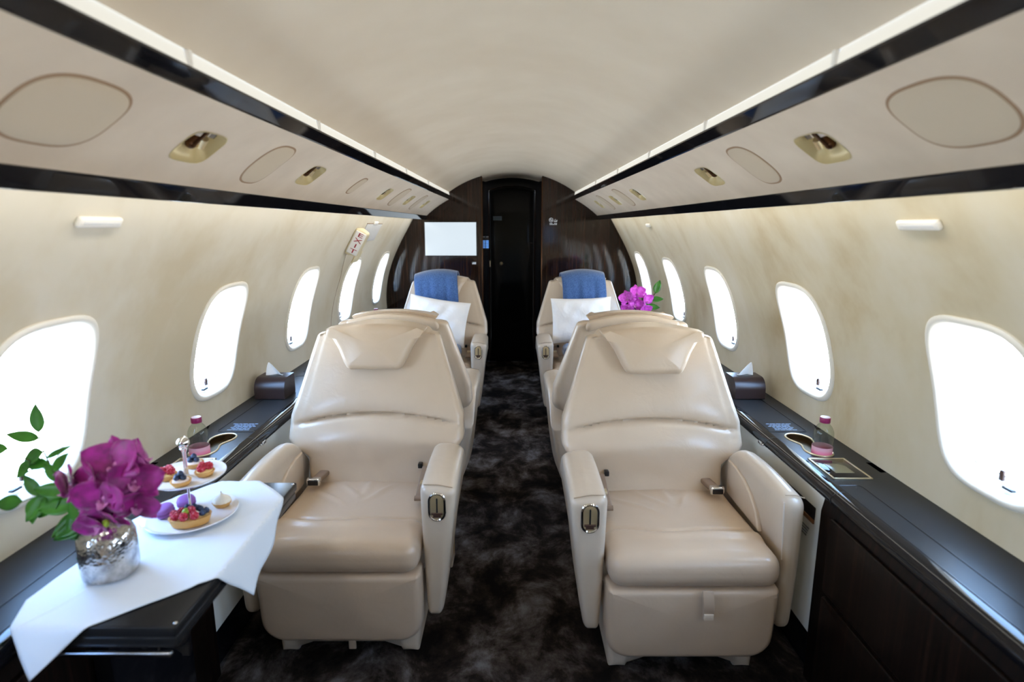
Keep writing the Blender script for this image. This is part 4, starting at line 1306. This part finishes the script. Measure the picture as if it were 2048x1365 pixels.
rnd = random.Random(11)
vx, vy, vz = -0.813, 1.070, CZ + 0.10
o = Vector((vx, vy, vz))
t = thing('orchid_spray', 'magenta orchid spray in the silver vase on the near table', 'flowers', o)
stem = bez([(0, 0, -0.045), (0.0, 0, 0.06), (0.03, -0.03, 0.10), (0.075, -0.045, 0.17)])
build('stem', tube(stem, 0.0028, 8), 'stem', t)
BL = [((-0.716, 0.995, 0.944), (0.05, -0.8, 0.55), 0.2, 0.058), ((-0.752, 0.99, 0.917), (-0.45, -0.8, 0.25), 0.5, 0.050), ((-0.730, 0.975, 0.892), (0.1, -0.95, 0.1), 0.0, 0.054),
      ((-0.690, 0.995, 0.912), (0.55, -0.75, 0.2), -0.3, 0.052), ((-0.778, 1.00, 0.876), (-0.55, -0.8, -0.1), 0.3, 0.047), ((-0.694, 1.00, 0.868), (0.5, -0.8, -0.15), -0.2, 0.048),
      ((-0.738, 0.985, 0.852), (0.0, -0.9, -0.3), 0.1, 0.046), ((-0.762, 0.992, 0.835), (-0.2, -0.9, -0.35), 0.3, 0.044), ((-0.800, 0.99, 0.905), (-0.7, -0.65, 0.1), 0.2, 0.044), ((-0.715, 1.04, 0.925), (0.5, 0.4, 0.6), 0.0, 0.050)]
for c, f_, ro, R_ in BL:
    cc = Vector(c) - o
    bloom(t, cc, f_, ro, R_, 'petal', rnd)
    k = min(range(len(stem)), key=lambda q: (stem[q] - (cc + Vector((0, 0.03, 0)))).length)
    build('flower_stalk', tube(bez([stem[k], (stem[k] + cc) / 2 + Vector((0, 0.01, 0.0)), cc], 5), 0.0014, 6), 'stem', t)
build('bud', sph((-0.733 - o.x, 0.968 - o.y, 0.843 - o.z), 0.006, 8, 1.3), 'grape', t)

t = thing('leafy_sprig', 'leafy green sprig leaning left from the silver vase across the near window', 'plant', o)
main = bez([(-0.006, 0, -0.045), (-0.012, 0.0, 0.03), (-0.06, -0.005, 0.07), (-0.105, 0.0, 0.13), (-0.10, 0.0, 0.20)], 20)
side1 = bez([main[9], main[9] + Vector((-0.04, 0, 0.02)), (-0.155, 0, 0.055)], 10)
side2 = bez([main[13], main[13] + Vector((-0.03, 0, 0.02)), (-0.165, 0, 0.165)], 8)
build('stem', join(tube(main, [0.0026 - 0.0014 * i / 20 for i in range(21)], 7), tube(side1, 0.0012, 6), tube(side2, 0.0011, 6)), 'stem', t)
for (px, d, L_, W_) in [(main[20], (0.05, 0, 1), 0.052, 0.012), (main[19], (-1, 0, 0.15), 0.060, 0.010), (main[17], (-0.9, 0, -0.35), 0.048, 0.013), (main[15], (-0.95, -0.1, 0.1), 0.052, 0.010),
                        (main[16], (0.8, 0.2, 0.5), 0.040, 0.005), (main[12], (-0.5, 0, 0.8), 0.042, 0.010), (main[11], (0.7, -0.2, -0.45), 0.055, 0.014), (main[9], (0.6, -0.4, -0.7), 0.060, 0.016),
                        (main[7], (-0.2, -0.5, -0.8), 0.055, 0.016), (main[5], (-0.7, -0.4, -0.4), 0.062, 0.016), (main[4], (0.1, -0.6, -0.8), 0.050, 0.014), (side1[10], (-1, 0, -0.1), 0.050, 0.013),
                        (side1[7], (-0.5, 0, 0.8), 0.045, 0.010), (side1[6], (-0.4, -0.3, -0.8), 0.050, 0.014), (side1[3], (-0.6, -0.3, -0.6), 0.055, 0.015), (side2[8], (-1, 0, 0.0), 0.046, 0.010), (side2[5], (-0.6, 0, -0.7), 0.040, 0.010), (main[3], (-0.9, -0.3, 0.0), 0.055, 0.015), (main[2], (-0.6, -0.5, -0.7), 0.050, 0.014), (main[8], (-0.9, -0.3, -0.1), 0.060, 0.015), (main[6], (-0.8, -0.4, -0.6), 0.062, 0.018), (main[5], (0.2, -0.5, -0.8), 0.055, 0.016), (main[10], (-0.8, -0.2, 0.2), 0.056, 0.013), (main[14], (0.6, 0, 0.6), 0.045, 0.009), (side1[8], (0.1, -0.3, -0.9), 0.045, 0.012)]:
    leafat(t, px, d, L_, W_, rnd)

# far arrangement on the table between the right seats
o = Vector((0.752, 3.50, TZ))
t = vase('flower_vase', 'silver vase holding pink-violet orchids on the far right table, mostly hidden by seats', o)
o = o + Vector((0, 0, 0.10))
t = thing('orchid_spray', 'bright pink-violet orchid spray behind the headrest of the right seats', 'flowers', o)
stem = bez([(0, 0, -0.045), (0, 0, 0.08), (-0.01, -0.02, 0.16), (-0.01, -0.03, 0.22)])
build('stem', tube(stem, 0.003, 8), 'stem', t)
for (x, z, f_, R_) in [(-0.055, 0.175, (-0.5, -0.8, 0.2), 0.050), (-0.010, 0.205, (0.0, -0.9, 0.4), 0.052), (0.035, 0.165, (0.5, -0.8, 0.1), 0.046), (-0.015, 0.140, (-0.1, -0.95, 0.0), 0.050), (0.030, 0.110, (0.4, -0.8, -0.2), 0.046), (-0.050, 0.110, (-0.4, -0.8, -0.2), 0.046), (-0.005, 0.075, (0.0, -0.9, -0.3), 0.046)]:
    cc = Vector((x * 1.15, -0.05, z))
    bloom(t, cc, f_, rnd.uniform(-0.4, 0.4), R_ * 1.12, 'petal_pink', rnd)
    k = min(range(len(stem)), key=lambda q: (stem[q] - cc).length)
    build('flower_stalk', tube(bez([stem[k], (stem[k] + cc) / 2, cc], 4), 0.0014, 6), 'stem', t)
t = thing('leafy_sprig', 'leafy green sprig beside the pink-violet orchids by the right windows', 'plant', o)
main = bez([(0.004, 0, -0.045), (0.02, 0, 0.05), (0.06, 0, 0.12), (0.11, 0, 0.20)], 12)
build('stem', tube(main, 0.002, 6), 'stem', t)
for (px, d, L_, W_) in [(main[12], (0.3, 0, 1), 0.075, 0.020), (main[10], (1, 0, 0.1), 0.070, 0.016), (main[8], (-0.5, -0.2, 0.9), 0.070, 0.020), (main[8], (0.9, 0, -0.15), 0.070, 0.018), (main[5], (1, -0.2, -0.4), 0.070, 0.020), (main[4], (-0.6, -0.5, 0.4), 0.060, 0.016), (main[6], (0.3, -0.5, -0.6), 0.055, 0.015)]:
    leafat(t, px, d, L_, W_, rnd)

# ------------------------------------------------------------------ cake stand and pastries
o = Vector((-0.779, 1.306, CZ))
t = thing('cake_stand', 'two-tier white porcelain cake stand with silver handle on the white cloth', 'cake stand', o)
def plate(R_): return [(0.0001, 0.0), (R_ * 0.55, 0.0), (R_ * 0.66, 0.001), (R_ * 0.90, 0.004), (R_ * 1.0, 0.010), (R_ * 0.995, 0.0125), (R_ * 0.97, 0.0115), (R_ * 0.90, 0.0072), (R_ * 0.84, 0.0062), (0.0001, 0.0060)]
ZP2 = 0.098
build('lower_plate', lathe(plate(0.106), 64, (0, 0, 0), False), 'porcelain', t)
build('upper_plate', lathe(plate(0.087), 64, (0, 0, ZP2), False), 'porcelain', t)
build('stem', lathe([(0.006, 0.005), (0.004, 0.012), (0.003, 0.03), (0.003, 0.09), (0.007, ZP2 + 0.006), (0.006, ZP2 + 0.012), (0.0045, ZP2 + 0.03), (0.0045, ZP2 + 0.065), (0.0075, ZP2 + 0.072), (0.009, ZP2 + 0.076), (0.005, ZP2 + 0.080)], 20), 'chrome', t)
build('knob', sph((0, 0, ZP2 + 0.090), 0.0145, 16), 'chrome', t)

def berries(parent, name, m, pts, r, bumpy):
    for p in pts:
        if bumpy:
            mb = MB()
            for k in range(26):
                zz = 1 - 2 * (k + 0.5) / 26; rr = math.sqrt(1 - zz * zz); a = k * 2.39996
                b_ = sph((p[0] + r * 0.78 * rr * math.cos(a), p[1] + r * 0.78 * rr * math.sin(a), p[2] + r * 0.85 * zz), r * 0.33, 6); mb.add(b_.v, b_.f)
            b_ = sph(p, r * 0.8, 8); mb.add(b_.v, b_.f)
        else:
            mb = join(sph(p, r, 10, 0.9), lathe([(r * 0.38, r * 0.82), (r * 0.42, r * 0.95), (r * 0.2, r * 0.84)], 8, p, False))
        build(name, mb, m, parent)
def tartlet(label, loc, kind, rs):
    rn = random.Random(rs)
    t = thing('mini_tart', label, 'pastry', loc, rn.random(), 'mini berry tarts on the upper plate')
    K = 28
    V = []
    prof = [(0.0001, 0), (0.016, 0), (0.0215, 0.009), (0.0225, 0.012), (0.0195, 0.012), (0.017, 0.008), (0.0001, 0.008)]
    mb = lathe(prof, K, (0, 0, 0), False)
    mb.v = [(x * (1 + 0.03 * math.cos(14 * math.atan2(y, x))), y * (1 + 0.03 * math.cos(14 * math.atan2(y, x))), z) for x, y, z in mb.v]
    build('crust', mb, 'crust', t)
    build('cream', lathe([(0.0185, 0.0085), (0.017, 0.013), (0.010, 0.015), (0.0001, 0.0155)], 20, (0, 0, 0), False), 'custard' if kind == 'raspberry' else 'sugar', t)
    if kind == 'raspberry': berries(t, 'raspberry', 'raspberry', [(-0.009, -0.003, 0.021), (0.010, -0.002, 0.021), (0.001, 0.010, 0.021)], 0.0095, True)
    else: berries(t, 'blueberry', 'blueberry', [(-0.007, -0.004, 0.019), (0.007, -0.003, 0.019), (0.0, 0.008, 0.019), (0.001, 0.0, 0.028), (-0.009, 0.006, 0.019)], 0.0068, False)
    return t
zu = CZ + ZP2 + 0.0066
tartlet('raspberry tartlet on the upper plate, left of the silver stem', (-0.813, 1.286, zu), 'raspberry', 1)
tartlet('raspberry tartlet on the upper plate, right of the silver stem', (-0.736, 1.308, zu), 'raspberry', 2)
tartlet('blueberry tartlet at the front of the upper plate', (-0.763, 1.254, zu), 'blueberry', 3)
tartlet('blueberry tartlet at the back of the upper plate behind the stem', (-0.788, 1.358, zu), 'blueberry', 4)
zl = CZ + 0.0066
# large oval tart
t = thing('fruit_tart', 'large berry tart with raspberries, blueberries and a green grape on the lower plate', 'pastry', (-0.752, 1.256, zl + 0.002), 0.35)
mb = lathe([(0.0001, 0), (0.034, 0), (0.039, 0.016), (0.040, 0.019), (0.036, 0.019), (0.033, 0.013), (0.0001, 0.013)], 40, (0, 0, 0), False).warp(lambda x, y, z: (x * 1.15, y * 0.82, z))
build('crust', mb, 'crust', t)
build('custard', lathe([(0.0355, 0.0135), (0.030, 0.018), (0.0001, 0.021)], 30, (0, 0, 0), False).warp(lambda x, y, z: (x * 1.15, y * 0.82, z)), 'custard', t)
berries(t, 'raspberry', 'raspberry', [(-0.028, -0.010, 0.026), (-0.010, -0.020, 0.026), (0.012, -0.020, 0.026), (-0.018, 0.008, 0.027), (0.004, -0.004, 0.033), (-0.033, 0.006, 0.024)], 0.0095, True)
berries(t, 'blueberry', 'blueberry', [(0.028, -0.010, 0.025), (0.034, 0.002, 0.025), (0.022, 0.004, 0.030), (0.016, 0.016, 0.027), (0.000, 0.018, 0.028), (0.010, 0.006, 0.036), (-0.006, 0.014, 0.034)], 0.0075, False)
berries(t, 'grape', 'grape', [(-0.006, -0.008, 0.033)], 0.0085, False)
def macaron(label, loc, tilt):
    t = thing('macaron', label, 'macaron', loc, 0, 'violet macarons on the lower plate')
    t.rotation_euler = tilt
    sh = [(0.0001, 0.0), (0.014, 0.0), (0.0195, 0.003), (0.0215, 0.008), (0.0205, 0.0095)]
    build('shell', lathe([(r, z - 0.0095 - 0.0025) for r, z in sh], 28, (0, 0, 0.012), False), 'macaron', t)
    build('shell', lathe([(r, 0.0095 + 0.0025 - z) for r, z in sh], 28, (0, 0, 0.012), False), 'macaron', t)
    build('filling', lathe([(0.0195, -0.003), (0.0200, 0.0), (0.0195, 0.003)], 28, (0, 0, 0.012)), 'macaron_filling', t)
    return t
macaron('violet macaron at the left of the lower plate, nearest the orchids', (-0.830, 1.292, zl + 0.004), (0.25, -0.1, 0))
macaron('violet macaron behind the big berry tart, under the upper plate', (-0.806, 1.338, zl + 0.004), (0.25, 0.1, 0))
t = thing('meringue_tart', 'small meringue tartlet with browned peak at the right of the lower plate', 'pastry', (-0.722, 1.345, zl))
build('crust', lathe([(0.0001, 0), (0.016, 0), (0.0215, 0.009), (0.0225, 0.012), (0.0001, 0.0121)], 28, (0, 0, 0), False), 'crust', t)
mb = lathe([(0.021, 0.012), (0.0215, 0.016), (0.0185, 0.021), (0.013, 0.025), (0.007, 0.028), (0.003, 0.032), (0.0012, 0.036)], 28, (0, 0, 0), False)
mb.v = [(x * (1 + 0.06 * math.cos(12 * math.atan2(y, x) + z * 160)), y * (1 + 0.06 * math.cos(12 * math.atan2(y, x) + z * 160)), z) for x, y, z in mb.v]
build('meringue', mb, 'meringue', t)
build('toasted_peak', lathe([(0.0022, 0.033), (0.0012, 0.036), (0.0003, 0.039)], 10, (0, 0, 0), False), 'meringue_tip', t)

# ------------------------------------------------------------------ bottles, tissue boxes
def bottle(loc, label):
    t = thing('water_bottle', label, 'bottle', loc, 0, 'small clear water bottles on the ledges')
    prof = [(0.0001, 0.001), (0.026, 0.0), (0.030, 0.004), (0.0305, 0.012), (0.0305, 0.082), (0.029, 0.096), (0.023, 0.110), (0.0155, 0.119), (0.0135, 0.124), (0.0135, 0.132)]
    build('body', lathe(prof, 40, (0, 0, 0), False), 'bottle', t)
    build('label_band', lathe([(0.0308, 0.006), (0.0310, 0.007), (0.0310, 0.044), (0.0308, 0.045)], 40, (0, 0, 0), False), 'bottle_label', t)
    cp = build('cap', lathe([(0.0155, 0.124), (0.0160, 0.126), (0.0160, 0.139), (0.0150, 0.141), (0.0001, 0.1412)], 32, (0, 0, 0), False), 'cap', t)
    build('cap_disc', lathe([(0.0145, 0.1410), (0.0140, 0.1425), (0.0001, 0.143)], 32, (0, 0, 0), False), 'cap_top', cp)
    return t
BZ = LZ - 0.0195
bottle((-1.016, 1.790, BZ), 'clear water bottle with magenta cap on the left ledge behind the cake stand')
bottle((1.008, 1.790, BZ), 'clear water bottle with magenta cap on the right ledge beside the gold-framed panel')
bottle((-1.013, 4.300, BZ), 'water bottle whose cap just shows above the left headrests')
bottle((1.013, 4.300, BZ), 'water bottle half hidden behind the far right orchids')

def tissue_box(x, y, label):
    o = (x, y, LZ + 0.0012)
    t = thing('tissue_box', label, 'tissue box', o)
    hw, hd, h = 0.064, 0.062, 0.088
    ol = []
    for i in range(9): ol.append((-hd + 0.05 - 0.05 * math.cos(PI / 2 * i / 8) * 1.0, h - 0.05 + 0.05 * math.sin(PI / 2 * i / 8)))
    ol += [(hd - 0.004, h), (hd, h - 0.004), (hd, 0.002), (hd - 0.002, 0), (-hd + 0.002, 0), (-hd, 0.002)]
    build('box', prism(ol, lambda a, b: (-hw, a, b), lambda a, b: (hw, a, b)), 'tissue_box', t)
    build('slot', lathe([(0.026, h), (0.025, h + 0.0012), (0.0001, h + 0.0013)], 24, (0, 0.008, 0), False).warp(lambda a, b, c: (a * 1.4, 0.008 + (b - 0.008) * 0.8, c)), 'black_plastic', t)
    V, F = [], []
    n_ = 10
    lean = -1 if x < 0 else 1
    for i in range(n_ + 1):
        s_ = i / n_
        for j in range(n_ + 1):
            u = -1 + 2 * j / n_
            w = 0.034 * (1 - s_) ** 0.8 + 0.001
            V.append((u * w + lean * 0.022 * s_, 0.008 + 0.010 * math.sin(u * 2.2 + 1) * (1 - s_), h - 0.002 + 0.060 * s_ + 0.004 * math.sin(u * 5) * (1 - s_)))
    for i in range(n_):
        for j in range(n_):
            a = i * (n_ + 1) + j
            F.append((a, a + 1, a + n_ + 2, a + n_ + 1))
    solid(build('tissue', MB().add(V, F), 'tissue', t), 0.0008)
tissue_box(-1.030, 2.445, 'dark brown tissue box with a white tissue on the left ledge')
tissue_box(1.012, 2.445, 'dark brown tissue box with a white tissue on the right ledge')

# ------------------------------------------------------------------ throws and pillows on the far seats
SY = 3.76
def throw(sx, off, label, seed):
    rn = random.Random(seed)
    by = lambda z: back_y(z)
    path = [(by(0.80) - 0.075, 0.765), (by(0.86) - 0.088, 0.86), (by(0.92) - 0.091, 0.94), (by(0.97) - 0.087, 1.005), (by(1.0) - 0.056, 1.040), (by(1.0) + 0.005, 1.048), (by(1.0) + 0.065, 1.036), (by(1.0) + 0.110, 1.010), (by(0.97) + 0.128, 0.96), (by(0.9) + 0.130, 0.88)]
    pts = []
    P_ = [Vector((0, a, b)) for a, b in path]
    for i in range(len(P_) - 1):
        p0, p1, p2, p3 = P_[max(0, i - 1)], P_[i], P_[i + 1], P_[min(len(P_) - 1, i + 2)]
        for k in range(6):
            u = k / 6
            pts.append(0.5 * ((2 * p1) + (p2 - p0) * u + (2 * p0 - 5 * p1 + 4 * p2 - p3) * u * u + (3 * p1 - p0 - 3 * p2 + p3) * u ** 3))
    pts.append(P_[-1])
    V, F = [], []
    nx = 30
    ph = rn.random() * 6
    for i, p in enumerate(pts):
        s_ = i / (len(pts) - 1)
        for j in range(nx + 1):
            u = -1 + 2 * j / nx
            x = off + 0.158 * u + 0.012 * math.sin(s_ * 5 + ph) * (1 - s_)
            hang = max(0, 1 - s_ * 2.6)
            fold = 0.010 * math.sin(u * 8 + ph) * hang + 0.006 * math.sin(u * 17 + 2 * ph) * hang
            xx = abs(x) / 0.2
            zz = p.z - 0.040 * xx * xx * min(1, max(0, (p.z - 0.90) / 0.1))
            V.append((sx + x, SY + p.y - 0.006 - fold + 0.25 * x * x * (1 - s_), zz))
    w = nx + 1
    for i in range(len(pts) - 1):
        for j in range(nx):
            a = i * w + j
            F.append((a, a + 1, a + w + 1, a + w))
    ob = build('throw_blanket', MB().add(V, F), 'throw')
    md = ob.modifiers.new('thickness', 'SOLIDIFY'); md.thickness = 0.007; md.offset = 1
    tag(ob, label, 'blanket')
throw(-SX, -0.030, 'blue woollen throw folded over the headrest of the far left armchair', 3)
throw(SX, -0.005, 'blue woollen throw folded over the headrest of the far right armchair', 8)

def pillow(c, rx, ry, rz_, label, seed):
    rn = random.Random(seed)
    n_ = 26
    V, F = [], []
    hw, hh, th = 0.218, 0.165, 0.062
    ph = [rn.random() * 6 for _ in range(4)]
    for sgn in (-1, 1):
        for i in range(n_ + 1):
            for j in range(n_ + 1):
                u, v = -1 + 2 * i / n_, -1 + 2 * j / n_
                x = u * hw * (1 - 0.055 * (1 - v * v)); z = v * hh * (1 - 0.06 * (1 - u * u))
                puff = ((1 - u ** 4) * (1 - v ** 4)) ** 0.62
                wr = 0.006 * math.sin(7 * u + 3 * v + ph[0]) * math.sin(5 * v + ph[1]) + 0.004 * math.sin(13 * u - 6 * v + ph[2])
                V.append((x, sgn * (th * puff + wr * puff), z))
    w = n_ + 1
    for sgn in (0, 1):
        b = sgn * w * w
        for i in range(n_):
            for j in range(n_):
                a = b + i * w + j
                q = (a, a + 1, a + w + 1, a + w)
                F.append(q if sgn else q[::-1])
    mt = Matrix.Translation(c) @ Matrix.Rotation(rz_, 4, 'Z') @ Matrix.Rotation(ry, 4, 'Y') @ Matrix.Rotation(rx, 4, 'X')
    ob = build('pillow', MB().add(V, F).xf(mt), 'pillow')
    tag(ob, label, 'pillow', 'white pillows on the far seats')
pillow((-0.535, 4.125, 0.702), -0.30, 0.16, 0.02, 'white pillow propped on the far left armchair under the blue throw', 1)
pillow((0.500, 4.14, 0.706), -0.30, -0.03, -0.02, 'white pillow propped on the far right armchair under the blue throw', 2)
for sg, lab in ((-1, 'folded blue blanket tucked beside the pillow on the far left armchair'), (1, 'folded blue blanket tucked beside the pillow on the far right armchair')):
    x = -0.43 if sg < 0 else 0.43
    mb = rbox(-0.075, 0.075, -0.12, 0.10, 0, 0.085, 0.035, (6, 6, 3), 4).warp(lambda a, b, c: (a, b + 0.15 * c, c + 0.004 * math.sin(a * 40 + b * 30)))
    ob = build('folded_blanket', mb, 'throw', None, True, (x, SY + 0.20, 0.469))
    tag(ob, lab, 'blanket')
